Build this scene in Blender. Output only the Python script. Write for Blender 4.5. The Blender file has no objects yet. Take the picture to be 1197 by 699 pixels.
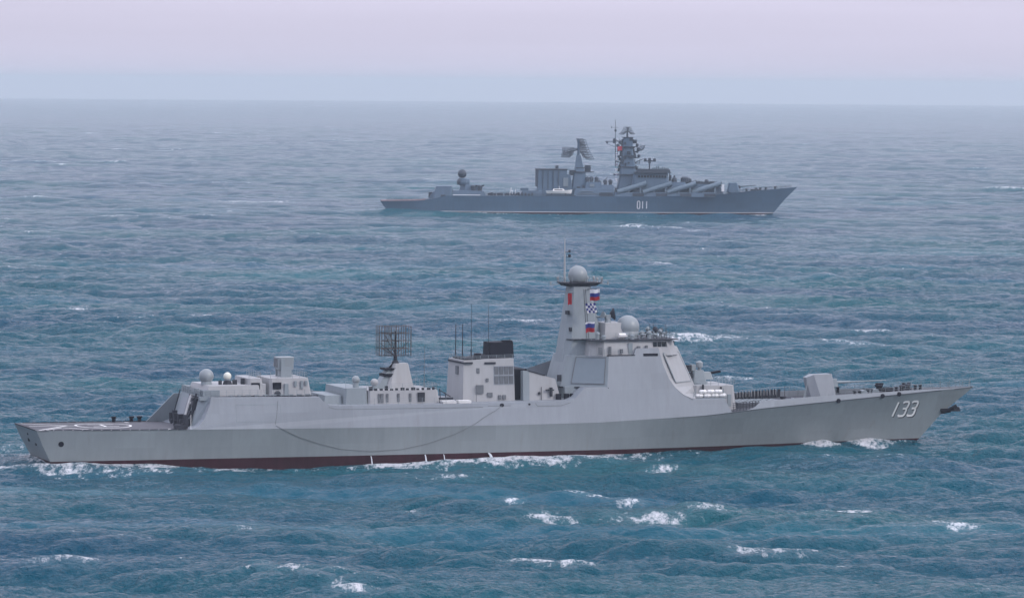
import bpy, bmesh, math, random
import numpy as np
from mathutils import Vector, Matrix
from mathutils.bvhtree import BVHTree
random.seed(7)
R = math.radians
scn = bpy.context.scene
COL = scn.collection

# ------------------------------------------------------------------ camera
CAM_H = 57.5
cam_data = bpy.data.cameras.new('camera')
cam = bpy.data.objects.new('camera', cam_data); COL.objects.link(cam)
cam.location = (0, 0, CAM_H)
cam_data.sensor_width = 36.0
cam_data.lens = 36.0 * 5000.0 / 1197.0
cam_data.clip_start = 1.0
cam_data.clip_end = 120000.0
PITCH = math.atan((349.5 - 98.0) / 5000.0)
cam.matrix_world = Matrix.Translation((0, 0, CAM_H)) @ Matrix.Rotation(math.pi / 2 - PITCH, 4, 'X') @ Matrix.Rotation(R(0.42), 4, 'Z')
scn.camera = cam

# ------------------------------------------------------------------ sky, sun, exposure
SUN_EL, SUN_AZ = 33.0, -28.0          # azimuth measured from +X (the bow side) towards +Y
world = bpy.data.worlds.new('World'); scn.world = world; world.use_nodes = True
wn, wl = world.node_tree.nodes, world.node_tree.links
wn.clear()
out = wn.new('ShaderNodeOutputWorld'); bg = wn.new('ShaderNodeBackground'); bg.inputs[1].default_value = 0.1
sky = wn.new('ShaderNodeTexSky'); sky.sky_type = 'NISHITA'; sky.sun_disc = False
sky.sun_elevation = R(SUN_EL); sky.sun_rotation = R(90.0 - SUN_AZ)
sky.dust_density = 2.0; sky.ozone_density = 2.0
tc = wn.new('ShaderNodeTexCoord'); sep = wn.new('ShaderNodeSeparateXYZ')
ramp = wn.new('ShaderNodeValToRGB')
el = ramp.color_ramp.elements
SKY_K = 2.1
for pos_, c_ in ((0.0, (0.71, 0.67, 0.85)), (0.016, (0.78, 0.74, 0.91)), (0.026, (0.66, 0.70, 0.96)), (0.045, (0.38, 0.62, 1.02)), (0.28, (0.24, 0.58, 1.08)), (0.60, (0.85, 1.08, 1.48)), (1.0, (1.65, 1.72, 2.05))):
    e = el[0] if pos_ == 0.0 else el[1] if pos_ == 1.0 else el.new(pos_)
    e.position = pos_; e.color = tuple(v / SKY_K for v in c_) + (1,)
nz = wn.new('ShaderNodeTexNoise'); nz.inputs['Scale'].default_value = 3.2; nz.inputs['Detail'].default_value = 4.0
mp = wn.new('ShaderNodeMapping'); mp.inputs['Scale'].default_value = (1.0, 1.0, 22.0)
nm = wn.new('ShaderNodeMapRange'); nm.inputs['From Min'].default_value = 0.3; nm.inputs['From Max'].default_value = 0.7
nm.inputs['To Min'].default_value = 9.8 * SKY_K; nm.inputs['To Max'].default_value = 10.9 * SKY_K
vm = wn.new('ShaderNodeVectorMath'); vm.operation = 'SCALE'
mix = wn.new('ShaderNodeMix'); mix.data_type = 'RGBA'; mix.inputs['Factor'].default_value = 0.88
wl.new(tc.outputs['Generated'], sep.inputs[0]); wl.new(sep.outputs['Z'], ramp.inputs[0])
wl.new(tc.outputs['Generated'], mp.inputs[0]); wl.new(mp.outputs[0], nz.inputs[0]); wl.new(nz.outputs[0], nm.inputs['Value'])
wl.new(ramp.outputs[0], vm.inputs[0]); wl.new(nm.outputs[0], vm.inputs['Scale'])
wl.new(sky.outputs[0], mix.inputs['A']); wl.new(vm.outputs[0], mix.inputs['B'])
wl.new(mix.outputs['Result'], bg.inputs[0]); wl.new(bg.outputs[0], out.inputs[0])

sd = bpy.data.lights.new('sun', 'SUN'); sd.energy = 1.4; sd.angle = R(12); sd.color = (1.0, 0.94, 0.87)
sun = bpy.data.objects.new('sun', sd); COL.objects.link(sun)
sv = Vector((math.cos(R(SUN_AZ)) * math.cos(R(SUN_EL)), math.sin(R(SUN_AZ)) * math.cos(R(SUN_EL)), math.sin(R(SUN_EL))))
sun.rotation_euler = sv.to_track_quat('Z', 'Y').to_euler()
scn.view_settings.view_transform = 'Standard'
scn.view_settings.look = 'None'
scn.view_settings.exposure = 0.0
scn.view_settings.gamma = 1.0
scn.view_settings.use_curve_mapping = False
scn.cycles.max_bounces = 5
scn.cycles.volume_bounces = 0
HAZE_DENSITY = 0.000072

# ------------------------------------------------------------------ materials
def newmat(name):
    m = bpy.data.materials.new(name); m.use_nodes = True
    nt = m.node_tree
    return m, nt.nodes, nt.links, nt.nodes['Principled BSDF']

def paint(name, col, rough=0.55, var=0.14, streak=True, metal=0.0, rust=0.0, scale=0.6):
    """weathered marine paint: cloudy tone, vertical run marks, plate seams"""
    m, n, l, b = newmat(name)
    tc = n.new('ShaderNodeTexCoord')
    mp = n.new('ShaderNodeMapping'); mp.inputs['Scale'].default_value = (1.2, 1.2, 0.13) if streak else (1, 1, 1)
    n1 = n.new('ShaderNodeTexNoise'); n1.inputs['Scale'].default_value = scale * 1.6; n1.inputs['Detail'].default_value = 6; n1.inputs['Roughness'].default_value = 0.65
    n2 = n.new('ShaderNodeTexNoise'); n2.inputs['Scale'].default_value = 0.09; n2.inputs['Detail'].default_value = 4
    l.new(tc.outputs['Object'], mp.inputs[0]); l.new(mp.outputs[0], n1.inputs[0]); l.new(tc.outputs['Object'], n2.inputs[0])
    add = n.new('ShaderNodeMath'); add.operation = 'ADD'; l.new(n1.outputs[0], add.inputs[0]); l.new(n2.outputs[0], add.inputs[1])
    mr = n.new('ShaderNodeMapRange'); mr.inputs['From Min'].default_value = 0.7; mr.inputs['From Max'].default_value = 1.3
    mr.inputs['To Min'].default_value = 1 - var; mr.inputs['To Max'].default_value = 1 + var
    l.new(add.outputs[0], mr.inputs['Value'])
    vm = n.new('ShaderNodeVectorMath'); vm.operation = 'SCALE'; vm.inputs[0].default_value = col
    l.new(mr.outputs[0], vm.inputs['Scale'])
    last = vm.outputs[0]
    if rust > 0:
        mp3 = n.new('ShaderNodeMapping'); mp3.inputs['Scale'].default_value = (0.9, 0.9, 0.10)
        n3 = n.new('ShaderNodeTexNoise'); n3.inputs['Scale'].default_value = 1.1; n3.inputs['Detail'].default_value = 7
        l.new(tc.outputs['Object'], mp3.inputs[0]); l.new(mp3.outputs[0], n3.inputs[0])
        r3 = n.new('ShaderNodeMapRange'); r3.inputs['From Min'].default_value = 0.60; r3.inputs['From Max'].default_value = 0.78
        r3.inputs['To Max'].default_value = rust; l.new(n3.outputs[0], r3.inputs['Value'])
        mx = n.new('ShaderNodeMix'); mx.data_type = 'RGBA'; mx.inputs['B'].default_value = (0.13, 0.085, 0.06, 1)
        l.new(r3.outputs[0], mx.inputs['Factor']); l.new(last, mx.inputs['A']); last = mx.outputs['Result']
    l.new(last, b.inputs['Base Color'])
    b.inputs['Roughness'].default_value = rough; b.inputs['Metallic'].default_value = metal
    bp = n.new('ShaderNodeBump'); bp.inputs['Strength'].default_value = 0.25; bp.inputs['Distance'].default_value = 0.05
    l.new(n1.outputs[0], bp.inputs['Height']); l.new(bp.outputs[0], b.inputs['Normal'])
    return m

def hullpaint(name, col, seams=(2.6, 6.0)):
    m = paint(name, col, 0.5, 0.09, True, rust=0.16)
    n, l = m.node_tree.nodes, m.node_tree.links
    b = n['Principled BSDF']
    old = b.inputs['Base Color'].links[0].from_socket
    tc = n.new('ShaderNodeTexCoord')
    # faint dished plates between welded frames, laid out along x and z
    sx = n.new('ShaderNodeSeparateXYZ'); l.new(tc.outputs['Object'], sx.inputs[0])
    w = n.new('ShaderNodeMath'); w.operation = 'MULTIPLY'; w.inputs[1].default_value = 1.0 / seams[1]; l.new(sx.outputs['X'], w.inputs[0])
    f = n.new('ShaderNodeMath'); f.operation = 'FLOOR'; l.new(w.outputs[0], f.inputs[0])
    w2 = n.new('ShaderNodeMath'); w2.operation = 'MULTIPLY'; w2.inputs[1].default_value = 1.0 / seams[0]; l.new(sx.outputs['Z'], w2.inputs[0])
    f2 = n.new('ShaderNodeMath'); f2.operation = 'FLOOR'; l.new(w2.outputs[0], f2.inputs[0])
    cb = n.new('ShaderNodeCombineXYZ'); l.new(f.outputs[0], cb.inputs[0]); l.new(f2.outputs[0], cb.inputs[1])
    wh = n.new('ShaderNodeTexWhiteNoise'); l.new(cb.outputs[0], wh.inputs['Vector'])
    mr = n.new('ShaderNodeMapRange'); mr.inputs['To Min'].default_value = 0.94; mr.inputs['To Max'].default_value = 1.06
    l.new(wh.outputs['Value'], mr.inputs['Value'])
    vm = n.new('ShaderNodeVectorMath'); vm.operation = 'SCALE'; l.new(old, vm.inputs[0]); l.new(mr.outputs[0], vm.inputs['Scale'])
    l.new(vm.outputs[0], b.inputs['Base Color'])
    return m

M = {}
M['hull'] = hullpaint('grey_hull_paint', (0.208, 0.236, 0.248))
M['side'] = hullpaint('grey_superstructure_paint', (0.235, 0.258, 0.290), (2.5, 7.0))
M['light'] = paint('light_grey_paint', (0.335, 0.34, 0.352), var=0.10, rust=0.15)
M['mast'] = paint('mast_grey_paint', (0.215, 0.25, 0.275), var=0.10, rust=0.10)
M['dome'] = paint('radome_grey', (0.235, 0.265, 0.285), rough=0.4, var=0.05, streak=False)
M['ivory'] = paint('ivory_radome', (0.68, 0.68, 0.60), rough=0.4, var=0.05, streak=False)
M['white'] = paint('white_paint', (0.78, 0.77, 0.76), rough=0.5, var=0.06, streak=False)
M['red'] = paint('red_antifouling', (0.036, 0.010, 0.017), rough=0.6, var=0.35, rust=0.0)
M['deck'] = paint('flight_deck_coating', (0.078, 0.078, 0.092), rough=0.85, var=0.2, streak=False)
M['darkdeck'] = paint('dark_deck_coating', (0.055, 0.06, 0.075), rough=0.85, var=0.25, streak=False)
M['black'] = paint('soot_black', (0.006, 0.007, 0.016), rough=0.7, var=0.2, streak=False)
M['dark'] = paint('dark_grey_steel', (0.03, 0.033, 0.045), rough=0.6, var=0.3, streak=False)
M['grille'] = paint('intake_grille', (0.11, 0.12, 0.135), rough=0.6, var=0.2, streak=False)
M['array'] = paint('radar_panel', (0.175, 0.215, 0.25), rough=0.5, var=0.05, streak=False)
M['wood'] = paint('bronze_mesh', (0.07, 0.055, 0.055), rough=0.6, var=0.3, streak=False)
M['rope'] = paint('dark_rope', (0.155, 0.17, 0.18), rough=0.9, var=0.2, streak=False)
M['water_fall'] = paint('foaming_water', (0.62, 0.66, 0.70), rough=0.5, var=0.1, streak=False)
for k_ in ('black', 'dark', 'red'): M[k_].node_tree.nodes['Principled BSDF'].inputs['Specular IOR Level'].default_value = 0.2
M['shull'] = hullpaint('haze_blue_hull_paint', (0.058, 0.110, 0.172))  # part of the distance haze is mixed into this hull colour as blue
M['sgrey'] = paint('haze_blue_paint', (0.068, 0.116, 0.175), var=0.15, rust=0.15)  # same haze blue put into the cruiser's upperworks colour
M['tube'] = paint('launch_tube_paint', (0.12, 0.17, 0.22), var=0.1)
M['sdark'] = paint('dark_blue_grey_steel', (0.028, 0.042, 0.065), var=0.25)
M['sdeck'] = paint('red_brown_deck', (0.20, 0.11, 0.11), rough=0.85, streak=False)
M['glass'] = paint('dark_window_glass', (0.02, 0.024, 0.03), rough=0.1, var=0.05, streak=False)
for k, c in dict(f_white=(0.75, 0.75, 0.78), f_blue=(0.025, 0.045, 0.26), f_red=(0.40, 0.018, 0.035), f_navy=(0.02, 0.02, 0.25), f_pink=(0.62, 0.10, 0.14)).items():
    M[k] = paint('flag_cloth_' + k[2:], c, rough=0.8, var=0.06, streak=False)

# ------------------------------------------------------------------ mesh helpers
def face(bm, vs, mi=0):
    try:
        f = bm.faces.new(vs); f.material_index = mi
    except ValueError:
        pass

def hexa(bm, b, t):
    """closed solid from a bottom ring and a top ring of the same length"""
    vb = [bm.verts.new(p) for p in b]; vt = [bm.verts.new(p) for p in t]
    n = len(b)
    face(bm, vb[::-1]); face(bm, vt)
    for i in range(n):
        face(bm, (vb[i], vb[(i + 1) % n], vt[(i + 1) % n], vt[i]))

def box(bm, x0, x1, y0, y1, z0, z1):
    hexa(bm, [(x0, y0, z0), (x1, y0, z0), (x1, y1, z0), (x0, y1, z0)], [(x0, y0, z1), (x1, y0, z1), (x1, y1, z1), (x0, y1, z1)])

def frust(bm, x0, x1, y, z0, X0, X1, Y, z1, yc=0.0, cut=0.0):
    """tapered block, cut>0 chamfers its four upright edges"""
    def ring(a, b, h, z, c):
        if c <= 0: return [(a, yc - h, z), (b, yc - h, z), (b, yc + h, z), (a, yc + h, z)]
        return [(a + c, yc - h, z), (b - c, yc - h, z), (b, yc - h + c, z), (b, yc + h - c, z), (b - c, yc + h, z), (a + c, yc + h, z), (a, yc + h - c, z), (a, yc - h + c, z)]
    s = (X1 - X0) / max(1e-6, (x1 - x0))
    hexa(bm, ring(x0, x1, y, z0, cut), ring(X0, X1, Y, z1, cut * s))

def tube(bm, p0, p1, r0, r1=None, n=8):
    if r1 is None: r1 = r0
    p0, p1 = Vector(p0), Vector(p1); d = (p1 - p0)
    if d.length < 1e-6: return
    d.normalize()
    a = d.orthogonal().normalized(); b = d.cross(a)
    ra = [p0 + (a * math.cos(2 * math.pi * k / n) + b * math.sin(2 * math.pi * k / n)) * r0 for k in range(n)]
    rb = [p1 + (a * math.cos(2 * math.pi * k / n) + b * math.sin(2 * math.pi * k / n)) * r1 for k in range(n)]
    hexa(bm, [tuple(v) for v in ra], [tuple(v) for v in rb])

def lathe(bm, c, prof, n=24):
    """prof: (radius, z) from bottom to top round a vertical axis at c"""
    rings = []
    for r, z in prof:
        if r < 1e-4: rings.append([bm.verts.new((c[0], c[1], c[2] + z))])
        else: rings.append([bm.verts.new((c[0] + r * math.cos(2 * math.pi * k / n), c[1] + r * math.sin(2 * math.pi * k / n), c[2] + z)) for k in range(n)])
    for a, b in zip(rings, rings[1:]):
        for k in range(n):
            k2 = (k + 1) % n
            if len(a) == 1: face(bm, (a[0], b[k2], b[k]))
            elif len(b) == 1: face(bm, (a[k], a[k2], b[0]))
            else: face(bm, (a[k], a[k2], b[k2], b[k]))
    if len(rings[0]) > 1: face(bm, rings[0][::-1])
    if len(rings[-1]) > 1: face(bm, rings[-1])

def domeprof(r, a0=-0.85, n=10):
    return [(r * math.cos(a0 + (math.pi / 2 - a0) * k / n), r * math.sin(a0 + (math.pi / 2 - a0) * k / n)) for k in range(n)] + [(0, r)]

SPLIT = {'pipe', 'antenna_housing', 'safety_net', 'scupper', 'window', 'antenna', 'whip_antenna', 'signal_lamp', 'hatch', 'locker', 'navigation_radar', 'fairlead', 'stern_port', 'deck_light', 'deck_box',
         'louvre', 'opening', 'deck_fitting', 'pedestal', 'davit', 'ventilator', 'yardarm', 'bracket', 'ledge', 'recess', 'stiffener', 'radar_ledge', 'platform', 'rocket_launcher', 'rail_dodger', 'stanchion',
         'inflatable_boat', 'dish', 'windlass', 'halyard', 'boat_chock', 'bridge_wing', 'launcher_yoke', 'funnel_cap', 'seam', 'deck_edge', 'raft_rack', 'gun_barrel', 'twin_crane', 'flight_deck_house', 'ladder', 'exhaust',
         'deck_marking', 'hull_number', 'hull_number_shadow', 'hangar', 'missile_deckhouse', 'boat_deck_house', 'anchor'}
def islands(bm):
    bm.verts.ensure_lookup_table(); seen = set(); out_ = []
    for v in bm.verts:
        if v.index in seen: continue
        st, grp = [v], []; seen.add(v.index)
        while st:
            q = st.pop(); grp.append(q)
            for e in q.link_edges:
                w = e.other_vert(q)
                if w.index not in seen: seen.add(w.index); st.append(w)
        lo = [min(q.co[i] for q in grp) - .04 for i in range(3)]; hi = [max(q.co[i] for q in grp) + .04 for i in range(3)]
        out_.append([grp, lo, hi])
    merged = True
    while merged:
        merged = False
        for i in range(len(out_)):
            for j in range(i + 1, len(out_)):
                a, b = out_[i], out_[j]
                if all(a[1][k] <= b[2][k] and b[1][k] <= a[2][k] for k in range(3)):
                    a[0] += b[0]; a[1] = [min(p, q) for p, q in zip(a[1], b[1])]; a[2] = [max(p, q) for p, q in zip(a[2], b[2])]
                    out_.pop(j); merged = True; break
            if merged: break
    return [o[0] for o in out_]
def build(name, bm, mat, parent=None, smooth=False, recalc=True, bevel=0.0):
    bm.verts.index_update()
    if name in SPLIT and len(bm.verts) < 6000:
        groups_ = islands(bm)
        if 1 < len(groups_) <= 60:
            first_ = None
            for g_ in sorted(groups_, key=len, reverse=True):
                keep = set(v.index for v in g_)
                b2 = bm.copy(); b2.verts.ensure_lookup_table()
                bmesh.ops.delete(b2, geom=[v for v in b2.verts if v.index not in keep], context='VERTS')
                o_ = build_one(name, b2, mat, parent, smooth, recalc, bevel)
                first_ = first_ or o_
            bm.free(); return first_
    return build_one(name, bm, mat, parent, smooth, recalc, bevel)
def build_one(name, bm, mat, parent=None, smooth=False, recalc=True, bevel=0.0):
    if recalc: bmesh.ops.recalc_face_normals(bm, faces=bm.faces)
    me = bpy.data.meshes.new(name); bm.to_mesh(me); bm.free()
    mats = mat if isinstance(mat, (list, tuple)) else [mat]
    for m in mats: me.materials.append(m)
    if smooth:
        for p in me.polygons: p.use_smooth = True
    o = bpy.data.objects.new(name, me); COL.objects.link(o)
    if parent: o.parent = parent
    if bevel > 0:
        md = o.modifiers.new('bevel', 'BEVEL'); md.width = bevel; md.segments = 2; md.limit_method = 'ANGLE'
    return o

def part(name, mat, parent, *prims, smooth=False, bevel=0.0):
    bm = bmesh.new()
    for p in prims: p[0](bm, *p[1:])
    return build(name, bm, mat, parent, smooth, True, bevel)

def empty(name, loc, rz, label, cat, group=None, parent=None):
    o = bpy.data.objects.new(name, None); COL.objects.link(o)
    o.location = loc; o.rotation_euler = (0, 0, rz)
    o['label'] = label; o['category'] = cat
    if group: o['group'] = group
    return o

def tag(o, label, cat, group=None):
    o['label'] = label; o['category'] = cat
    if group: o['group'] = group
    return o

def rail(bm, pts, h=1.05, step=1.8, r=0.035):
    """guard rail: stanchions and three wires along a polyline"""
    pts = [Vector(p) for p in pts]
    for a, b in zip(pts, pts[1:]):
        n = max(1, int((b - a).length / step))
        for k in range(n + 1):
            p = a.lerp(b, k / n)
            tube(bm, p, p + Vector((0, 0, h)), r, r, 4)
        for q in (0.4, 0.7, 1.0):
            tube(bm, a + Vector((0, 0, h * q)), b + Vector((0, 0, h * q)), r * 0.7, r * 0.7, 4)

def interp(x, tab):
    xs = [t[0] for t in tab]; ys = [t[1] for t in tab]
    return float(np.interp(x, xs, ys))

def smoothtab(x, tab):
    """smooth (cosine window) version of interp for hull lines"""
    s = 0; w = 0
    for d in (-0.03, -0.02, -0.01, 0, 0.01, 0.02, 0.03):
        xx = min(1, max(0, x + d)) ; k = 1.0
        if x + d < 0 or x + d > 1: continue
        s += interp(xx, tab) * k; w += k
    return s / w

def copytree(o, parent=None):
    c = o.copy(); COL.objects.link(c); c.parent = parent
    for ch in [q for q in bpy.data.objects if q.parent == o]: copytree(ch, c)
    return c

# ------------------------------------------------------------------ SEA
EARTH = 6.371e6
TH1 = R(19.5); O1 = (-73.04, 641.41, 0.0)
TH2 = R(2.0);  O2 = (-56.26, 1911.9, -0.3)
N = 512
def spectrum_tile(L, wind, wdir, seed, lo, hi, hs):
    rng = np.random.default_rng(seed)
    k1 = np.fft.fftfreq(N, d=L / N) * 2 * np.pi
    KX, KY = np.meshgrid(k1, k1, indexing='ij')
    K = np.sqrt(KX ** 2 + KY ** 2); K[0, 0] = 1.0
    Lw = wind ** 2 / 9.81
    P = np.exp(-1.0 / (K * Lw) ** 2) / K ** 4
    cosf = (KX * math.cos(wdir) + KY * math.sin(wdir)) / K
    P *= (0.07 + 0.93 * cosf ** 4) * np.exp(-(K * 0.08) ** 2)
    lam = 2 * np.pi / K
    P *= 1.0 / (1 + (lo / lam) ** 8) / (1 + (lam / hi) ** 8)
    P[0, 0] = 0
    A = np.sqrt(P) * (rng.standard_normal((N, N)) + 1j * rng.standard_normal((N, N)))
    h = np.fft.ifft2(A).real
    s = (hs / 4.0) / h.std()
    A = A * s
    h = np.fft.ifft2(A).real
    dx = np.fft.ifft2(-1j * KX / K * A).real
    dy = np.fft.ifft2(-1j * KY / K * A).real
    jxx = np.fft.ifft2(KX * KX / K * A).real
    jyy = np.fft.ifft2(KY * KY / K * A).real
    jxy = np.fft.ifft2(KX * KY / K * A).real
    return dict(L=L, h=h, dx=dx, dy=dy, J=(jxx, jyy, jxy))

WDIR = R(250)
T1 = spectrum_tile(613.0, 9.5, WDIR, 3, 6.0, 110.0, 2.15)
T2 = spectrum_tile(127.0, 7.0, WDIR + 0.35, 11, 0.7, 13.0, 1.0)
T3 = spectrum_tile(3100.0, 9.0, WDIR - 0.3, 19, 30.0, 900.0, 1.0)   # slow large-scale variation, used for patches only

def sample(tile, arr, X, Y, rot=0.0):
    c, s = math.cos(rot), math.sin(rot)
    u = ((X * c + Y * s) / tile['L'] * N) % N; v = ((-X * s + Y * c) / tile['L'] * N) % N
    i = np.floor(u).astype(int) % N; j = np.floor(v).astype(int) % N
    fu = u - np.floor(u); fv = v - np.floor(v)
    i2 = (i + 1) % N; j2 = (j + 1) % N
    return arr[i, j] * (1 - fu) * (1 - fv) + arr[i2, j] * fu * (1 - fv) + arr[i, j2] * (1 - fu) * fv + arr[i2, j2] * fu * fv

def vnoise(X, Y, sx, sy, seed):
    """smooth value noise on a world lattice"""
    rng = np.random.default_rng(seed); T = rng.random((256, 256))
    u, v = X / sx + 1000.0, Y / sy + 1000.0
    i = np.floor(u).astype(int); j = np.floor(v).astype(int)
    a = u - i; b = v - j; a = a * a * (3 - 2 * a); b = b * b * (3 - 2 * b)
    g = lambda p, q: T[p % 256, q % 256]
    return g(i, j) * (1 - a) * (1 - b) + g(i + 1, j) * a * (1 - b) + g(i, j + 1) * (1 - a) * b + g(i + 1, j + 1) * a * b

sstep = lambda a, b, x: (lambda t: t * t * (3 - 2 * t))(np.clip((x - a) / (b - a), 0, 1))

YB1 = [(0, 6.6), (15, 7.4), (45, 8.1), (78, 8.1), (95, 7.9), (110, 6.9), (125, 4.9), (138, 2.4), (147.5, 0.1)]

def make_sea():
    rs = list(np.geomspace(6.0, 440.0, 60))
    while rs[-1] < 29500.0:
        r = rs[-1]
        rs.append(r + (0.5 if r < 850 else 0.5 * (r / 850.0) ** 2.0 if r < 6000 else 25 * (r / 6000.0) ** 1.6))
    rs = np.array(rs)
    fine = np.linspace(-9.5, 9.5, 860)
    g = 9.5 + np.geomspace(0.05, 170.5, 70)
    ang = np.concatenate([-g[::-1], fine, g[:-1]])
    ang = np.radians(ang)
    RR, AA = np.meshgrid(rs, ang, indexing='ij')
    X = RR * np.sin(AA); Y = RR * np.cos(AA)
    sp = np.gradient(rs)[:, None] * np.ones_like(AA)
    asp = RR * np.gradient(ang)[None, :]
    spm = np.maximum(sp, asp)
    a1 = 1.0 - sstep(12.0, 40.0, spm) * 1.0
    a2 = 1.0 - sstep(0.9, 2.6, spm)
    groups = 0.75 + 0.5 * sstep(0.25, 0.75, vnoise(X, Y, 70, 90, 5))
    a2 = a2 * (0.55 + 0.8 * vnoise(X, Y, 33, 60, 77))
    h1 = sample(T1, T1['h'], X, Y); h2 = sample(T2, T2['h'], X, Y, 0.4)
    # ship frames
    def local(O, th):
        c, s = math.cos(th), math.sin(th); dX, dY = X - O[0], Y - O[1]
        return dX * c + dY * s, -dX * s + dY * c
    lx, ly = local(O1, TH1)
    hb = np.interp(lx, [t[0] for t in YB1], [t[1] for t in YB1])
    inx = sstep(-8, 2, lx) * (1 - sstep(146, 154, lx))
    d = np.maximum(np.abs(ly) - hb, 0.0)
    dd = np.where(inx > 0, d, 99.0)
    near = np.exp(-dd / 9.0) * inx
    damp = 1 - 0.55 * near
    z = (h1 * a1 * groups + h2 * a2) * damp
    prof = np.interp(lx, [-10, 0, 14, 28, 50, 62, 72, 82, 92, 104, 118, 125, 129, 133, 138, 142, 146, 150],
                     [0.7, 0.8, 0.55, -0.55, -1.0, -0.75, -0.55, 0.05, 0.3, 0.2, 0.05, 0.5, 1.15, 0.5, 1.2, 0.6, 0.35, 0.0])
    z += prof * np.exp(-dd / 6.0) * inx
    # bow shoulder waves running outwards as a V
    for x0, amp in ((136.0, 0.55), (92.0, 0.45), (48.0, 0.35)):
        w = (lx - (x0 - np.abs(ly) * 2.2)) / 5.0
        z += amp * np.exp(-w ** 2) * np.exp(-np.abs(ly) / 30.0) * sstep(2, 8, np.abs(ly))
    lam = 0.85
    dx = sample(T1, T1['dx'], X, Y) * a1 * groups * damp; dy = sample(T1, T1['dy'], X, Y) * a1 * groups * damp
    c4, s4 = math.cos(0.4), math.sin(0.4)
    ex = sample(T2, T2['dx'], X, Y, 0.4); ey = sample(T2, T2['dy'], X, Y, 0.4)
    PX = X - 0 + lam * dx + 0.8 * (ex * c4 - ey * s4) * a2 * damp
    PY = Y + lam * dy + 0.8 * (ex * s4 + ey * c4) * a2 * damp
    # whitecaps where the choppy surface folds, inside gusty patches
    J1 = [sample(T1, j, X, Y) for j in T1['J']]
    J2 = [sample(T2, j, X, Y, 0.4) for j in T2['J']]
    fold = (1 - lam * J1[0] * 1.0) * (1 - lam * J1[1]) - (lam * J1[2]) ** 2
    fold2 = (1 - 0.8 * J2[0]) * (1 - 0.8 * J2[1]) - (0.8 * J2[2]) ** 2
    gust = vnoise(X, Y, 26, 38, 8) * 0.6 + vnoise(X, Y, 9, 14, 9) * 0.4
    cap = sstep(0.50, 0.15, 0) if False else 0
    f1 = np.clip(((h1 * groups) / 0.39 - 0.2), 0, 4)          # height in units of sigma
    steep = np.clip(1 - fold, -1, 1.5)
    sparse = vnoise(X, Y, 55, 120, 41)
    crit = 0.55 * f1 + 1.1 * steep + 2.0 * (gust - 0.5) + 1.6 * (sparse - 0.5)
    q1, q2 = np.percentile(crit[::7, ::7], [98.0, 99.95])
    foam = sstep(q1, q2, crit)
    sm = np.clip(1 - fold2, -1, 1.5) + 0.35 * f1 + 1.3 * (gust - 0.5) + 0.8 * (sparse - 0.5)
    q1, q2 = np.percentile(sm[::7, ::7], [97.0, 99.9])
    foam = np.maximum(foam, 0.70 * sstep(q1, q2, sm) * (1 - sstep(1500, 6000, RR)))
    # single breaking crests and their foam trails, (x, y, half length) in metres
    pn = 0.5 * vnoise(X, Y, 2.2, 3.5, 51) + 0.3 * vnoise(X, Y, 6.0, 9.0, 52) + 0.2 * vnoise(X, Y, .9, 1.6, 53)
    foam = foam * (0.25 + 1.0 * pn)
    for cx_, cy_, w_ in [(22, 638, 3.3), (11, 597, 4.1), (16, 590, 2.4), (0, 591, 1.7), (6, 514, 7.7), (33, 526, 6.3), (57, 553, 3.6), (19, 566, 5.7), (5, 565, 3.4), (47, 578, 3.5), (-133, 4425, 12.4), (-295, 3600, 14.4), (-478, 4831, 11.7), (41, 837, 6.7), (-13, 573, 1.6), (-51, 504, 2.2), (38, 517, 3.1), (50, 1365, 7.1), (5, 1038, 5.4), (-124, 2068, 24.9), (457, 4917, 15.8), (-18, 483, 2.9)]:
        k_ = max(1.0, cy_ / 620.0); w_ = w_ * 1.5
        u_ = (X - cx_) / w_; v_ = (Y - cy_ + 1.5 * np.sin((X - cx_) / w_ * 2.3 + cx_) * k_) / (6.0 * k_ ** 1.3)
        g_ = np.exp(-(u_ ** 2 + v_ ** 2))
        foam = np.maximum(foam, np.clip(g_ * 1.20 - (1 - pn) * 0.75, 0, 1))
    # foam along the destroyer and its wake
    fn = vnoise(X, Y, 1.7, 2.6, 21) * 0.55 + vnoise(X, Y, 5.0, 5.0, 22) * 0.45
    band = np.interp(lx, [-6, 0, 10, 22, 34, 46, 54, 66, 80, 92, 101, 112, 118, 124, 126.5, 128.5, 131, 133, 135, 138, 141, 145, 149],
                     [.75, .78, .85, .92, .75, .55, 1.0, 1.05, 1.05, .85, .6, .35, .2, .35, 1.2, 1.5, .9, .5, 1.3, 1.7, .9, .6, .0])
    wid = np.interp(lx, [-6, 0, 10, 34, 54, 80, 100, 115, 124, 128, 133, 138, 143, 149], [24, 24, 20, 8, 13, 18, 12, 5, 3.0, 5.5, 2.5, 6.0, 3.5, 1.2])
    hf = band * inx * np.exp(-(dd / wid) ** 2)
    foam = np.maximum(foam, np.clip(hf * 1.42 - (1 - fn) * 0.72, 0, 1))
    # spreading second foam line off the bow
    for x0, am in ((134.0, 0.75), (60, 0.55)):
        w = (lx - (x0 - (np.abs(ly) - 7) * 2.4)) / 3.0
        foam = np.maximum(foam, am * np.exp(-w ** 2) * np.exp(-np.maximum(np.abs(ly) - 8, 0) / 16.0) * sstep(.52, .75, fn) * sstep(6, 9, np.abs(ly)))
    wk = (1 - sstep(-3, 3, lx)) * np.exp(-np.clip(-lx, 0, None) / 160.0) * (1 - sstep(6.5, 12.0 , np.abs(ly)))
    foam = np.maximum(foam, np.clip(wk * 0.95 - (1 - fn) * 0.85, 0, 1) * (lx < 4))
    # cruiser: side foam and a long straight wake to the left
    lx2, ly2 = local(O2, TH2)
    in2 = sstep(0, 12, lx2) * (1 - sstep(165, 185, lx2))
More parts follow.
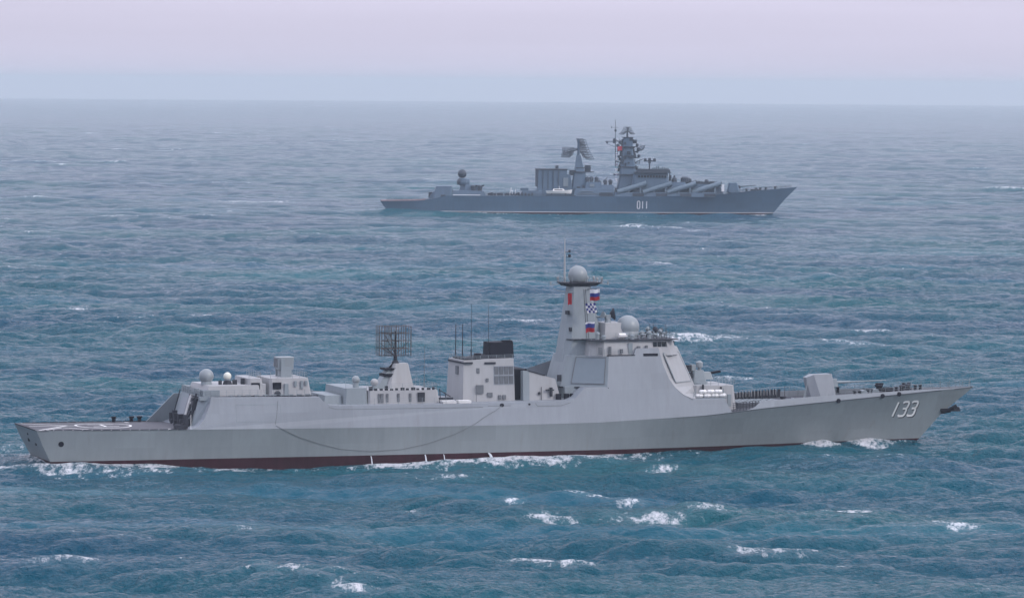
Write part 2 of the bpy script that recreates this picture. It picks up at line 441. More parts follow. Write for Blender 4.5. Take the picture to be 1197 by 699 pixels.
    hb2 = np.interp(lx2, [0, 20, 60, 120, 150, 174], [7.5, 9, 9.8, 9.2, 6, 0.5])
    d2 = np.maximum(np.abs(ly2) - hb2, 0)
    b2 = np.interp(lx2, [0, 30, 60, 100, 140, 165, 176], [.9, .75, .85, .45, .8, .9, .4])
    f2n = vnoise(X, Y, 7, 9, 23)
    foam = np.maximum(foam, np.clip(b2 * in2 * np.exp(-(d2 / 9.0) ** 2) * 1.2 - (1 - f2n) * 0.8, 0, 1))
    v2 = (lx2 - (150 - np.abs(ly2) * 2.8)) / 14.0
    foam = np.maximum(foam, 0.5 * np.exp(-v2 ** 2) * np.exp(-np.abs(ly2) / 45.0) * sstep(.5, .8, f2n) * sstep(8, 14, np.abs(ly2)))
    wk2 = (1 - sstep(-8, 8, lx2)) * (0.35 + 0.65 * np.exp(-np.clip(-lx2, 0, None) / 60.0))
    wk2 *= np.exp(-((np.abs(ly2) - 0) / (11 + np.clip(-lx2, 0, 600) * 0.03)) ** 4)
    smooth = np.clip(wk2 * 0.8, 0, 1)
    foam = np.maximum(foam, np.clip(wk2 * 1.0 - (1 - f2n) * 0.55, 0, 1))
    # wind slicks: long calm streaks
    slick = sstep(0.60, 0.86, 0.65 * vnoise(X, Y, 190, 26, 31) + 0.35 * vnoise(X, Y, 60, 11, 32))
    slick = np.maximum(slick * 0.8, smooth)
    z = z - RR ** 2 / (2 * EARTH)
    # keep the surface out of the hull
    nr, nc = RR.shape
    co = np.stack([PX, PY, z], -1).reshape(-1, 3).astype(np.float32)
    idx = np.arange(nr * nc).reshape(nr, nc)
    idn = np.concatenate([idx[:, 1:], idx[:, :1]], 1)
    q = np.stack([idx[:-1], idn[:-1], idn[1:], idx[1:]], -1).reshape(-1, 4)
    q = q[:, ::-1]
    me = bpy.data.meshes.new('sea')
    me.vertices.add(len(co) + 1)
    co = np.concatenate([co, [[0, 0, 0]]]).astype(np.float32)
    me.vertices.foreach_set('co', co.ravel())
    tri = np.stack([np.full(nc, len(co) - 1), idn[0], idx[0]], -1)[:, ::-1]
    nq, nt = len(q), len(tri)
    me.loops.add(nq * 4 + nt * 3)
    me.loops.foreach_set('vertex_index', np.concatenate([q.ravel(), tri.ravel()]).astype(np.int32))
    me.polygons.add(nq + nt)
    me.polygons.foreach_set('loop_start', np.concatenate([np.arange(nq) * 4, nq * 4 + np.arange(nt) * 3]).astype(np.int32))
    me.polygons.foreach_set('use_smooth', np.ones(nq + nt, dtype=bool))
    me.update(calc_edges=True)
    for nm_, arr in (('foam', foam), ('slick', slick)):
        at = me.attributes.new(nm_, 'FLOAT', 'POINT')
        at.data.foreach_set('value', np.concatenate([arr.ravel(), [0]]).astype(np.float32))
    o = bpy.data.objects.new('sea', me); COL.objects.link(o)
    o['kind'] = 'structure'
    return o

def sea_material():
    m, n, l, b = newmat('sea_water')
    geo = n.new('ShaderNodeNewGeometry')
    def noise(scale, sc=(1, 1, 1), detail=4, rough=0.55):
        mp = n.new('ShaderNodeMapping'); mp.inputs['Scale'].default_value = sc; mp.inputs['Rotation'].default_value = (0, 0, R(-20))
        t = n.new('ShaderNodeTexNoise'); t.inputs['Scale'].default_value = scale; t.inputs['Detail'].default_value = detail; t.inputs['Roughness'].default_value = rough
        l.new(geo.outputs['Position'], mp.inputs[0]); l.new(mp.outputs[0], t.inputs[0]); return t.outputs[0]
    def math_(op, a, b_=None, clamp=False):
        q = n.new('ShaderNodeMath'); q.operation = op; q.use_clamp = clamp
        for i, v in enumerate((a, b_)):
            if v is None: continue
            if isinstance(v, (int, float)): q.inputs[i].default_value = v
            else: l.new(v, q.inputs[i])
        return q.outputs[0]
    def mr(v, a, b_, c, d):
        q = n.new('ShaderNodeMapRange'); q.inputs['From Min'].default_value = a; q.inputs['From Max'].default_value = b_
        q.inputs['To Min'].default_value = c; q.inputs['To Max'].default_value = d; l.new(v, q.inputs['Value']); return q.outputs[0]
    fa = n.new('ShaderNodeAttribute'); fa.attribute_name = 'foam'
    sa = n.new('ShaderNodeAttribute'); sa.attribute_name = 'slick'
    fine = mr(noise(0.9, (1.0, 0.28, 1), 8, 0.66), 0.30, 0.70, 0, 1)
    lace = noise(2.2, (1.0, 0.4, 1), 5, 0.6)
    ridged = math_('ABSOLUTE', math_('SUBTRACT', lace, 0.5))
    # foam breaks up into lace where it is thin
    fsum = math_('ADD', math_('MULTIPLY', fa.outputs['Fac'], 1.0), fine)
    fsum = math_('SUBTRACT', fsum, math_('MULTIPLY', ridged, 1.6))
    fmask = mr(fsum, 0.98, 1.50, 0, 0.95)
    has = mr(fa.outputs['Fac'], 0.02, 0.2, 0, 1)
    fmask = math_('MULTIPLY', fmask, has, True)
    # water body colour: two teals in big drifting patches
    patch = noise(0.012, (0.6, 1.0, 1), 4)
    mx = n.new('ShaderNodeMix'); mx.data_type = 'RGBA'
    mx.inputs['A'].default_value = (0.002, 0.058, 0.114, 1); mx.inputs['B'].default_value = (0.003, 0.092, 0.122, 1)
    l.new(mr(patch, 0.35, 0.65, 0, 1), mx.inputs['Factor'])
    # thin aerated water round the foam
    aer = n.new('ShaderNodeMix'); aer.data_type = 'RGBA'; aer.inputs['B'].default_value = (0.14, 0.27, 0.31, 1)
    l.new(mr(fa.outputs['Fac'], 0.05, 1.0, 0.0, 0.30), aer.inputs['Factor']); l.new(mx.outputs['Result'], aer.inputs['A'])
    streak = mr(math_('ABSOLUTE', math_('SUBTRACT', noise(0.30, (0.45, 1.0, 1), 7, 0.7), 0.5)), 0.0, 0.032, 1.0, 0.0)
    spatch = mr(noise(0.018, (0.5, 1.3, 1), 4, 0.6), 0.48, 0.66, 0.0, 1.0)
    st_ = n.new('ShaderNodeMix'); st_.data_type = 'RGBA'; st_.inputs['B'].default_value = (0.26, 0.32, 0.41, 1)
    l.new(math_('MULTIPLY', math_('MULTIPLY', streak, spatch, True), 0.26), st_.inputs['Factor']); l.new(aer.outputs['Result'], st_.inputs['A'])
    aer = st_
    fm = n.new('ShaderNodeMix'); fm.data_type = 'RGBA'; fm.inputs['B'].default_value = (0.72, 0.73, 0.77, 1)
    l.new(fmask, fm.inputs['Factor']); l.new(aer.outputs['Result'], fm.inputs['A'])
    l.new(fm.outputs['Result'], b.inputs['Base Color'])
    b.inputs['IOR'].default_value = 1.333; b.inputs['Specular IOR Level'].default_value = 0.07; b.inputs['Specular Tint'].default_value = (0.8, 0.93, 1.0, 1)
    rough = math_('ADD', math_('MULTIPLY', fmask, 0.6), 0.07)
    l.new(rough, b.inputs['Roughness'])
    # ripples
    b1 = noise(0.55, (1.0, 1.0, 1), 6, 0.58)
    b2 = noise(2.2, (1.0, 1.0, 1), 3, 0.5)
    hsum = math_('ADD', math_('MULTIPLY', b1, 1.6), math_('MULTIPLY', b2, 0.27))
    bp = n.new('ShaderNodeBump'); bp.inputs['Distance'].default_value = 1.25
    st = math_('SUBTRACT', 0.95, math_('MULTIPLY', sa.outputs['Fac'], 0.65))
    l.new(st, bp.inputs['Strength']); l.new(hsum, bp.inputs['Height']); l.new(bp.outputs[0], b.inputs['Normal'])
    return m

sea = make_sea()
sea.data.materials.append(sea_material())

# ------------------------------------------------------------------ haze
bm = bmesh.new(); box(bm, -42000, 42000, -3000, 34000, -95, 90.0)
haze_m = bpy.data.materials.new('haze'); haze_m.use_nodes = True
hn = haze_m.node_tree.nodes; hn.clear()
ho = hn.new('ShaderNodeOutputMaterial'); hv = hn.new('ShaderNodeVolumePrincipled')
hv.inputs['Color'].default_value = (0.79, 0.92, 1.0, 1); hv.inputs['Density'].default_value = HAZE_DENSITY; hv.inputs['Anisotropy'].default_value = 0.2
haze_m.node_tree.links.new(hv.outputs[0], ho.inputs['Volume'])
haze = build('haze', bm, haze_m); haze['kind'] = 'stuff'

exec_order = []
# ------------------------------------------------------------------ DESTROYER
ship = empty('warship', O1, TH1, 'large pale grey destroyer with hull number 133, nearest the camera, heading right', 'warship', 'warships under way')

LD, LK = 157.2, 0.0
KN = [(0, 5.45), (23, 5.25), (50, 5.0), (75, 4.93), (89, 5.05), (107, 5.8), (111, 6.15), (117, 6.7), (127, 7.35), (139, 8.05), (150, 8.6), (157.2, 8.9)]
DH = [(0, 7.3), (0.06, 7.9), (0.14, 8.4), (0.3, 8.6), (0.62, 8.6), (0.7, 8.2), (0.77, 7.3), (0.84, 5.9), (0.90, 4.2), (0.95, 2.35), (0.985, 0.85), (1, 0.10)]
WH = [(0, 6.5), (0.1, 7.3), (0.3, 8.05), (0.5, 8.15), (0.62, 7.9), (0.70, 6.9), (0.78, 5.3), (0.86, 3.3), (0.94, 1.25), (1, 0.06)]
KH = [(0, 5.6), (0.3, 7.6), (0.6, 7.2), (0.78, 4.2), (0.9, 1.6), (1, 0.03)]
def knz(x): return interp(x, KN)
def hull_line(s, lev):
    """lev: 0 keel level -3.2, 1 paint line .72, 2 mid, 3 knuckle"""
    zk = knz(s * LD)
    z = (-3.2, 0.72, 0.72 + (zk - 0.72) * 0.5, zk)[lev]
    xs = (4.6, 2.3, 1.05, 0.0)[lev]; xe = (143.0, 147.6, 151.6, LD)[lev]
    x = xs + s * (xe - xs)
    a, b = smoothtab(s, WH), smoothtab(s, DH)
    if s > 0.98: a, b = interp(s, WH), interp(s, DH)
    y = (interp(s, KH), a, a + (b - a) * 0.42, b)[lev]
    return x, y, z
def hull_mesh(levels, cap_top=False):
    bm = bmesh.new(); S = [k / 70.0 for k in range(71)]
    grid = {}
    for side in (-1, 1):
        for i, s in enumerate(S):
            for lv in levels:
                x, y, z = hull_line(s, lv); grid[side, i, lv] = bm.verts.new((x, side * y, z))
        for i in range(70):
            for a, b in zip(levels, levels[1:]):
                face(bm, (grid[side, i, a], grid[side, i + 1, a], grid[side, i + 1, b], grid[side, i, b]))
    for a, b in zip(levels, levels[1:]):
        face(bm, (grid[-1, 0, a], grid[-1, 0, b], grid[1, 0, b], grid[1, 0, a]))
        face(bm, (grid[-1, 70, a], grid[-1, 70, b], grid[1, 70, b], grid[1, 70, a]))
    for lv in (levels[0],) + ((levels[-1],) if cap_top else ()):
        for i in range(70):
            face(bm, (grid[-1, i, lv], grid[-1, i + 1, lv], grid[1, i + 1, lv], grid[1, i, lv]))
    return bm
def setsmooth(o, limit=35):
    me = o.data
    for p in me.polygons: p.use_smooth = True
    me.set_sharp_from_angle(angle=R(limit))
bm = hull_mesh((1, 2, 3))
bmesh.ops.recalc_face_normals(bm, faces=bm.faces)
HULL_BVH = BVHTree.FromBMesh(bm)
hull = build('hull', bm, M['hull'], ship); setsmooth(hull, 30)
keel = build('underwater_hull', hull_mesh((0, 1)), M['red'], ship); setsmooth(keel, 30)
keel['label'] = 'dark red antifouling strip along the waterline'

def deck_strip(name, x0, x1, mat, dz=-0.03, inset=0.03):
    bm = bmesh.new(); prev = None
    for k in range(41):
        s = (x0 + (x1 - x0) * k / 40.0) / LD
        x, y, z = hull_line(s, 3); y = max(0.02, y - inset)
        cur = [bm.verts.new((x, -y, z + dz)), bm.verts.new((x, 0, z + dz + 0.12)), bm.verts.new((x, y, z + dz))]
        low = [bm.verts.new((x, -y, z + dz - 0.12)), bm.verts.new((x, y, z + dz - 0.12))]
        if prev:
            face(bm, (prev[0][0], cur[0], cur[1], prev[0][1])); face(bm, (prev[0][1], cur[1], cur[2], prev[0][2]))
            face(bm, (prev[1][0], cur[0 + 0] if False else low[0], cur[0], prev[0][0])); face(bm, (prev[0][2], cur[2], low[1], prev[1][1]))
        prev = (cur, low)
    return build(name, bm, mat, ship)
fd = deck_strip('flight_deck', 0.15, 24.5, M['deck'])
deck_strip('main_deck', 24.6, 110.0, M['darkdeck'])
deck_strip('foredeck', 110.1, 156.9, M['darkdeck'])

# painted flight deck marks
def stripe_line(bm, pts, w, z):
    for a, b in zip(pts, pts[1:]):
        a, b = Vector((a[0], a[1], 0)), Vector((b[0], b[1], 0)); d = (b - a).normalized(); p = Vector((-d.y, d.x, 0)) * w / 2
        zz = lambda q: knz(q.x) - 0.03 + 0.12 * (1 - abs(q.y) / 8.0) + z
        vs = [a - p, b - p, b + p, a + p]
        face(bm, [bm.verts.new((v.x, v.y, zz(v))) for v in vs])
bm = bmesh.new()
circ = lambda cx, cy, r, n=32: [(cx + r * math.cos(2 * math.pi * k / n), cy + r * math.sin(2 * math.pi * k / n)) for k in range(n + 1)]
stripe_line(bm, circ(12.0, 0, 4.2), 0.35, 0.02)
stripe_line(bm, [(0.6, 0.0), (7.8, 0.0)], 0.3, 0.024)
stripe_line(bm, [(0.6, -6.6), (6.5, 0.4), (0.8, 6.4)], 0.35, 0.028)
stripe_line(bm, [(1.3, -6.9), (5.0, -2.8), (8.2, -6.2)], 0.3, 0.032)
stripe_line(bm, [(17.2, 7.2), (20.8, -7.6)], 0.35, 0.02)
stripe_line(bm, [(20.9, -7.7), (1.5, -7.3)], 0.16, 0.036)
stripe_line(bm, [(10.0, -2.0), (14.0, -2.0)], 0.4, 0.024); stripe_line(bm, [(10.0, 2.0), (14.0, 2.0)], 0.4, 0.024); stripe_line(bm, [(12.0, -2.0), (12.0, 2.0)], 0.4, 0.028)
build('deck_marking', bm, M['white'], fd, recalc=False)
# folded safety net frames round the flight deck
bm = bmesh.new()
for sgn in (-1, 1):
    for k in range(15):
        x = 1.2 + k * 1.45; y = interp((x) / LD, DH); z = knz(x)
        box(bm, x, x + 1.3, sgn * (y + 0.02) - 0.03, sgn * (y + 0.02) + 0.03, z - 0.02, z + 0.10)
for k in range(9):
    box(bm, -0.12, -0.04, -6.6 + k * 1.5, -5.3 + k * 1.5, 5.40, 5.55)
build('safety_net', bm, M['dark'], fd)

# --- superstructure side shell with inward lean
def ylean(z): return 8.55 - max(0, z - 5.2) * 0.165
prof = [(23.4, 5.24), (24.6, 5.7), (25.5, 6.6), (26.1, 7.8), (26.6, 9.0), (26.8, 9.95), (43.8, 9.75), (44.3, 9.2), (45.3, 8.55), (47.0, 8.35), (69.7, 8.33), (84.2, 8.5),
        (85.3, 8.9), (86.2, 9.8), (86.9, 10.4), (90.6, 10.45), (91.1, 15.2), (95.3, 15.25), (95.7, 16.35), (99.5, 16.4), (100.1, 13.9), (101.0, 11.6), (102.0, 10.2), (103.3, 9.1), (105.0, 8.4),
        (110.4, 8.25), (110.9, 7.2), (111.5, 6.2)]
bm = bmesh.new()
def side_y(x, z):
    b = interp(x / LD, DH)
    return min(ylean(z), b - (z - knz(x)) * 0.165) + 0.0
low = [(x, knz(x)) for x in (111.5, 107, 100, 89, 75, 62, 50, 36, 23.4)]
ring = prof + low
vs = {}
for sgn in (-1, 1):
    vs[sgn] = [bm.verts.new((x, sgn * side_y(x, z), z)) for x, z in ring]
# side faces triangulated as grid columns for planarity
xs_cols = sorted(set([p[0] for p in prof]))
for sgn in (-1, 1):
    face(bm, vs[sgn])
n_ = len(ring)
for i in range(len(prof) - 1):
    face(bm, (vs[-1][i], vs[-1][i + 1], vs[1][i + 1], vs[1][i]))
bmesh.ops.triangulate(bm, faces=[f for f in bm.faces if len(f.verts) > 4])
sup = build('superstructure', bm, M['side'], ship)
SIDE_TMP = bmesh.new(); SIDE_TMP.from_mesh(sup.data); SIDE_BVH = BVHTree.FromBMesh(SIDE_TMP)

# plate outlines on the shell side (square door amidships)
def on_side(x, z, off=0.02):
    hit = SIDE_BVH.ray_cast(Vector((x, -30, z)), Vector((0, 1, 0)))
    if hit[0] is None: hit = HULL_BVH.ray_cast(Vector((x, -30, z)), Vector((0, 1, 0)))
    if hit[0] is None: return None
    return Vector((hit[0].x, hit[0].y - off, hit[0].z))
def on_hull(x, z, off=0.02):
    hit = HULL_BVH.ray_cast(Vector((x, -30, z)), Vector((0, 1, 0)))
    return None if hit[0] is None else Vector((hit[0].x, hit[0].y - off, hit[0].z))
def decal_line(bm, pts, w, fn, off=0.02, step=0.5, thick=0.03):
    for (x0, z0), (x1, z1) in zip(pts, pts[1:]):
        L = math.hypot(x1 - x0, z1 - z0); n = max(1, int(L / step)); nx, nz = -(z1 - z0) / L * w / 2, (x1 - x0) / L * w / 2
        for k in range(n):
            a, b = k / n, (k + 1) / n
            q = [(x0 + (x1 - x0) * a - nx, z0 + (z1 - z0) * a - nz), (x0 + (x1 - x0) * b - nx, z0 + (z1 - z0) * b - nz),
                 (x0 + (x1 - x0) * b + nx, z0 + (z1 - z0) * b + nz), (x0 + (x1 - x0) * a + nx, z0 + (z1 - z0) * a + nz)]
            p = [fn(*c, off) for c in q]
            if any(c is None for c in p): continue
            i = [Vector((c.x, c.y + off + 0.0 - 0.002, c.z)) for c in p]
            hexa(bm, [tuple(c) for c in i], [tuple(c) for c in p])
bm = bmesh.new()
decal_line(bm, [(30.6, 8.8), (37.6, 8.75), (37.6, 6.2), (30.6, 6.25), (30.6, 8.8)], 0.07, on_side)
build('door_outline', bm, M['mast'], sup)
bm = bmesh.new()
decal_line(bm, [(37.2, 9.3), (36.9, 6.9), (36.64, 5.75)], 0.06, on_side)
decal_line(bm, [(48.5, 7.8), (70.0, 7.75)], 0.06, on_side)
decal_line(bm, [(45.2, 8.2), (46.4, 7.85), (48.5, 7.8)], 0.06, on_side)
decal_line(bm, [(70.8, 7.9), (74.6, 7.9)], 0.07, on_side)
decal_line(bm, [(78.6, 8.2), (78.9, 7.75), (82.8, 7.75), (84.4, 8.2)], 0.07, on_side)
build('seam', bm, M['grille'], sup)
bm = bmesh.new()
def disc_decal(bm, x, z, rx, rz, fn, n=16, off=0.03):
    ps = []
    for k in range(n):
        p = fn(x + rx * math.cos(2 * math.pi * k / n), z + rz * math.sin(2 * math.pi * k / n), off)
        if p is None: return
        ps.append(p)
    hexa(bm, [(p.x, p.y + off * 1.5, p.z) for p in ps], [tuple(p) for p in ps])
for (x, z, r) in ((73.1, 8.0, .36), (77.6, 8.05, .2)):
    disc_decal(bm, x, z, r * 1.0, r * .75, on_side)
build('scupper', bm, M['black'], sup)
# draped cable along the side
pts = [(73.1, 7.95), (72.0, 7.2), (70.6, 6.5), (68.5, 5.2), (65.1, 3.6), (61, 2.3), (56.8, 1.5), (52, 1.3), (47.2, 1.75), (43.5, 2.7), (40.4, 3.75), (38.4, 4.7), (36.7, 5.6)]
bm = bmesh.new()
for a, b in zip(pts, pts[1:]):
    for k in range(3):
        f = lambda t: (a[0] + (b[0] - a[0]) * t, a[1] + (b[1] - a[1]) * t)
        p, q = on_side(*f(k / 3), 0.06), on_side(*f((k + 1) / 3), 0.06)
        if p and q: tube(bm, p, q, 0.035, 0.035, 5)
build('mooring_rope', bm, M['rope'], ship)

# --- bridge front and aft quarter faces
def wedge(bm, zs, side, front):
    for (z0, z1) in zip(zs, zs[1:]):
        (s0, y0), (s1, y1) = side(z0), side(z1); (f0, g0), (f1, g1) = front(z0), front(z1)
        hexa(bm, [(s0, -y0, z0), (f0, -g0, z0), (f0, g0, z0), (s0, y0, z0)], [(s1, -y1, z1), (f1, -g1, z1), (f1, g1, z1), (s1, y1, z1)])
bm = bmesh.new()
fs = lambda z: (interp(z, [(8.3, 105.0), (9.1, 103.3), (10.2, 102.0), (11.6, 101.0), (13.9, 100.1), (16.4, 99.5)]) - 0.02, side_y(100, z) - 0.01)
ff = lambda z: (interp(z, [(8.3, 107.6), (16.4, 103.9)]), interp(z, [(8.3, 4.2), (16.4, 3.4)]))
wedge(bm, [8.3, 9.1, 10.2, 11.6, 13.9, 16.4], fs, ff)
bfront = build('bridge_front', bm, M['light'], ship)  # lighter grey: the sunlit tone of these faces is put into the colour
bm = bmesh.new()
fa_ = lambda z: (interp(z, [(10.43, 90.62), (15.2, 91.08)]) + 0.01, side_y(91, z) - 0.01)
ga_ = lambda z: (interp(z, [(10.43, 84.3), (15.2, 85.6)]), interp(z, [(10.43, 3.6), (15.2, 3.2)]))
wedge(bm, [10.43, 15.2], fa_, ga_)
box(bm, 84.6, 92, -5.0, 5.0, 8.3, 10.42)
baft = build('bridge_rear', bm, M['mast'], ship)  # darker grey: shade on the aft-facing sides is put into the colour
# flat array panels on the quarter faces
def panel_on(P, name, mat, parent, u0, u1, v0, v1, proud, frame=None):
    """P: quad corners (bl, br, tr, tl); inset panel between parameters"""
    P = [Vector(p) for p in P]
    nrm = (P[1] - P[0]).cross(P[3] - P[0]).normalized()
    f = lambda u, v: P[0].lerp(P[1], u).lerp(P[3].lerp(P[2], u), v)
    bm = bmesh.new(); q = [f(u0, v0), f(u1, v0), f(u1, v1), f(u0, v1)]
    hexa(bm, [tuple(p - nrm * 0.05) for p in q], [tuple(p + nrm * proud) for p in q])
    o = build(name, bm, mat, parent)
    if frame:
        bm = bmesh.new()
        for a, b in zip(q, q[1:] + q[:1]): tube(bm, a + nrm * proud, b + nrm * proud, 0.07, 0.07, 4)
        build('panel_frame', bm, frame, o)
    return o
A0, A1 = fa_(10.43), fa_(15.2); B0, B1 = ga_(10.43), ga_(15.2)
P = [(B0[0], -B0[1], 10.43), (A0[0], -A0[1], 10.43), (A1[0], -A1[1], 15.2), (B1[0], -B1[1], 15.2)]
panel_on(P, 'radar_panel', M['array'], ship, 0.22, 0.93, 0.10, 0.95, 0.08, M['grille'])
C0, C1 = fs(10.2), fs(16.4); D0, D1 = ff(10.2), ff(16.4)
P = [(C0[0], -C0[1], 10.2), (D0[0], -D0[1], 10.2), (D1[0], -D1[1], 16.4), (C1[0], -C1[1], 16.4)]
panel_on(P, 'radar_panel', M['light'], ship, 0.12, 0.92, 0.12, 0.86, 0.07, M['mast'])  # paler than the aft panel, its sunlit tone painted in
bm = bmesh.new()
box(bm, 96.9, 99.3, -6.95, -6.5, 15.15, 15.55); build('searchlight', bm, M['black'], ship)

# --- wheelhouse level
bm = bmesh.new()
frust(bm, 88.6, 103.6, 6.4, 15.2, 89.0, 102.7, 6.0, 17.6, cut=1.8)
wh = build('wheelhouse', bm, M['light'], ship)
bm = bmesh.new()
for k in range(6):   # starboard front windows
    t = k / 6.0
    x0, x1 = 101.05 + t * 1.7, 101.05 + (t + 0.11) * 1.7
    y0, y1 = -6.22 + t * 1.8, -6.22 + (t + 0.11) * 1.8
    hexa(bm, [(x0, y0 - .06, 16.5), (x1, y1 - .06, 16.5), (x1, y1 + .1, 16.5), (x0, y0 + .1, 16.5)], [(x0 - .15, y0 - .0, 17.35), (x1 - .15, y1 - .0, 17.35), (x1 - .15, y1 + .15, 17.35), (x0 - .15, y0 + .15, 17.35)])
for k in range(6): box(bm, 102.95, 103.28, -3.9 + k * 1.35, -2.9 + k * 1.35, 16.4, 17.3)
for k in range(3): box(bm, 98.8 + k * .75, 99.4 + k * .75, -6.24, -5.9, 16.55, 17.3)
build('window', bm, M['glass'], wh)
part('door', M['mast'], wh, (box, 94.6, 95.3, -6.36, -6.0, 15.4, 17.2))
part('deck_edge', M['dark'], wh, (box, 88.2, 103.0, -6.5, 6.5, 17.6, 17.72))
# awning rails, lamps and lockers on the wheelhouse roof
bm = bmesh.new()
rail(bm, [(88.4, -6.3, 17.7), (102.6, -6.3, 17.7), (102.8, 0, 17.7), (102.6, 6.3, 17.7), (88.4, 6.3, 17.7)])
build('guard_rail', bm, M['mast'], ship)
bm = bmesh.new()
rail(bm, [(88.2, -6.75, 15.25), (95.0, -6.75, 15.25)]); rail(bm, [(84.6, -3.6, 15.2), (88.2, -6.75, 15.25)])
build('guard_rail', bm, M['mast'], ship)
bm = bmesh.new(); rail(bm, [(110.6, -7.6, 8.3), (105.0, -7.8, 8.4)])
build('guard_rail', bm, M['mast'], ship)
bm = bmesh.new(); rail(bm, [(46.8, -7.85, 8.36), (66.0, -7.85, 8.36)], 1.0, 1.9, .028)
build('guard_rail', bm, M['mast'], ship)
rng = random.Random(4)
for k in range(15):
    x, y = 97.9 + k * 0.32, -5.4 + rng.random() * 7
    h = 0.7 + rng.random() * 1.1
    bm = bmesh.new(); lathe(bm, (x, y, 17.7), [(0.22, 0), (0.16, 0.15), (0.12, h * .6), (0.30, h * .62), (0.34, h * .8), (0.22, h), (0, h + .05)], 8)
    tube(bm, (x - .4, y, 17.7 + h * .75), (x + .45, y + .2, 17.7 + h * .85), .12, .12, 6)
    build('signal_lamp', bm, M['dark'] if k % 2 else M['mast'], ship, smooth=True)
bm = bmesh.new()
for x, y, h in ((99.0, -4, 2.3), (100.4, -2, 2.6), (101.5, -5, 1.9), (101.9, -3.4, 2.2), (102.3, -4.4, 1.6)): tube(bm, (x, y, 17.7), (x, y, 17.7 + h), .05, .03, 5)
build('whip_antenna', bm, M['dark'], ship)
part('equipment_house', M['light'], ship, (frust, 91.6, 95.4, 2.6, 17.72, 91.8, 95.0, 2.3, 20.2, -1.2))
# big radome
bm = bmesh.new(); lathe(bm, (95.9, -2.6, 17.75), [(1.35, 0), (1.5, .3), (1.75, .9)] + [(r * 1, z + 1.75) for r, z in domeprof(1.82, -0.45, 12)], 32)
rd = build('radome', bm, M['dome'], ship, smooth=True)
part('radome_base', M['mast'], rd, (lathe, (95.9, -2.6, 17.75), [(1.55, 0), (1.55, .28), (1.3, .3)], 24))
# small lockers beside radome
part('life_raft_locker', M['white'], ship, (tube, (93.6, -4.6, 18.3), (95.0, -4.6, 18.3), .38, .38, 10))
# fire control radar
t = part('fire_control_radar', M['mast'], ship, (lathe, (92.9, -1.6, 20.2), [(.55, 0), (.45, .5), (.35, .8)], 10), (box, 92.5, 93.3, -2.0, -1.2, 20.7, 21.4))
part('dish', M['dark'], t, (tube, (93.3, -1.6, 21.4), (93.9, -1.7, 21.5), 0.35, 1.0, 18))
part('dish', M['dome'], t, (tube, (92.3, -1.9, 21.3), (91.9, -2.0, 21.4), 0.3, 0.55, 14))

# --- pipes, lockers and hatches on the bridge block
bm = bmesh.new()
for x, z, w, h in ((89.6, 15.5, .5, 1.1), (91.3, 15.4, .35, 1.3), (93.2, 15.6, .4, .7), (96.0, 15.5, .5, 1.2), (97.4, 16.3, .35, .5)): box(bm, x, x + w, -6.62, -6.3, z, z + h)
build('locker', bm, M['grille'], wh)
bm = bmesh.new()
for x, y, h in ((94.9, -4.6, .9), (95.6, -5.3, .7), (90.0, -4.8, 1.1), (90.9, -5.2, .6), (98.6, -4.9, 1.2)): lathe(bm, (x, y, 17.72), [(.34, 0), (.3, h * .7), (.42, h * .75), (.3, h), (0, h + .1)], 10)
build('ventilator', bm, M['mast'], ship)
bm = bmesh.new(); tube(bm, (98.0, -7.02, 8.6), (98.0, -6.2, 15.2), .03, .03, 4)
for x in (86.6, 87.6): tube(bm, (x, -4.9, 8.5), (x, -4.7, 10.4), .06, .06, 5)
build('pipe', bm, M['grille'], ship)
part('ledge', M['dark'], ship, (hexa, [(90.9, -6.98, 15.26), (95.5, -6.98, 15.28), (95.5, -6.6, 15.28), (90.9, -6.6, 15.26)], [(90.9, -6.98, 15.38), (95.5, -6.98, 15.40), (95.5, -6.6, 15.40), (90.9, -6.6, 15.38)]))

# --- main mast
bm = bmesh.new()
frust(bm, 84.8, 93.4, 3.4, 10.4, 86.85, 90.2, 1.35, 25.9, cut=1.15)
mast = build('mast', bm, M['mast'], ship)
bm = bmesh.new(); frust(bm, 86.0, 91.2, 1.5, 25.9, 85.5, 91.9, 1.9, 26.35, cut=.6); frust(bm, 85.4, 92.0, 1.95, 26.35, 85.4, 92.0, 1.95, 26.5, cut=.6)
plat = build('platform', bm, M['dark'], mast)
bm = bmesh.new(); rail(bm, [(85.5, -1.9, 26.5), (91.9, -1.9, 26.5), (91.9, 1.9, 26.5), (85.5, 1.9, 26.5), (85.5, -1.9, 26.5)], 0.8, 1.1); build('guard_rail', bm, M['mast'], plat)
bm = bmesh.new()
for x, y in ((85.6, -1.7), (85.7, 1.6), (91.8, -1.7), (91.7, 1.6), (91.0, -1.8), (90.7, 1.8)): lathe(bm, (x, y, 26.5), [(.1, 0), (.1, .35), (.2, .45), (.2, .75), (0, .85)], 8)
build('antenna', bm, M['light'], plat)
for x, y, d in ((85.4, 0, -1), (92.0, 0, 1)):
    part('yardarm', M['mast'], plat, (tube, (x, 0, 26.2), (x + d * 1.6, 0, 26.1), .09, .05, 6), (box, x + d * 1.5 - .12, x + d * 1.5 + .12, -.12, .12, 26.0, 26.55))
for sgn in (-1, 1):
    part('yardarm', M['mast'], mast, (tube, (89.6, sgn * 1.2, 25.4), (90.0, sgn * 5.2, 25.7), .10, .05, 6), (tube, (86.6, sgn * 1.2, 24.9), (86.0, sgn * 4.8, 25.2), .10, .05, 6))
part('mast_radome', M['dome'], mast, (lathe, (88.4, 0, 26.5), [(1.2, 0), (1.3, .2), (1.42, .5)] + [(r, z + 1.05) for r, z in domeprof(1.52, -0.3, 10)], 32), smooth=True)
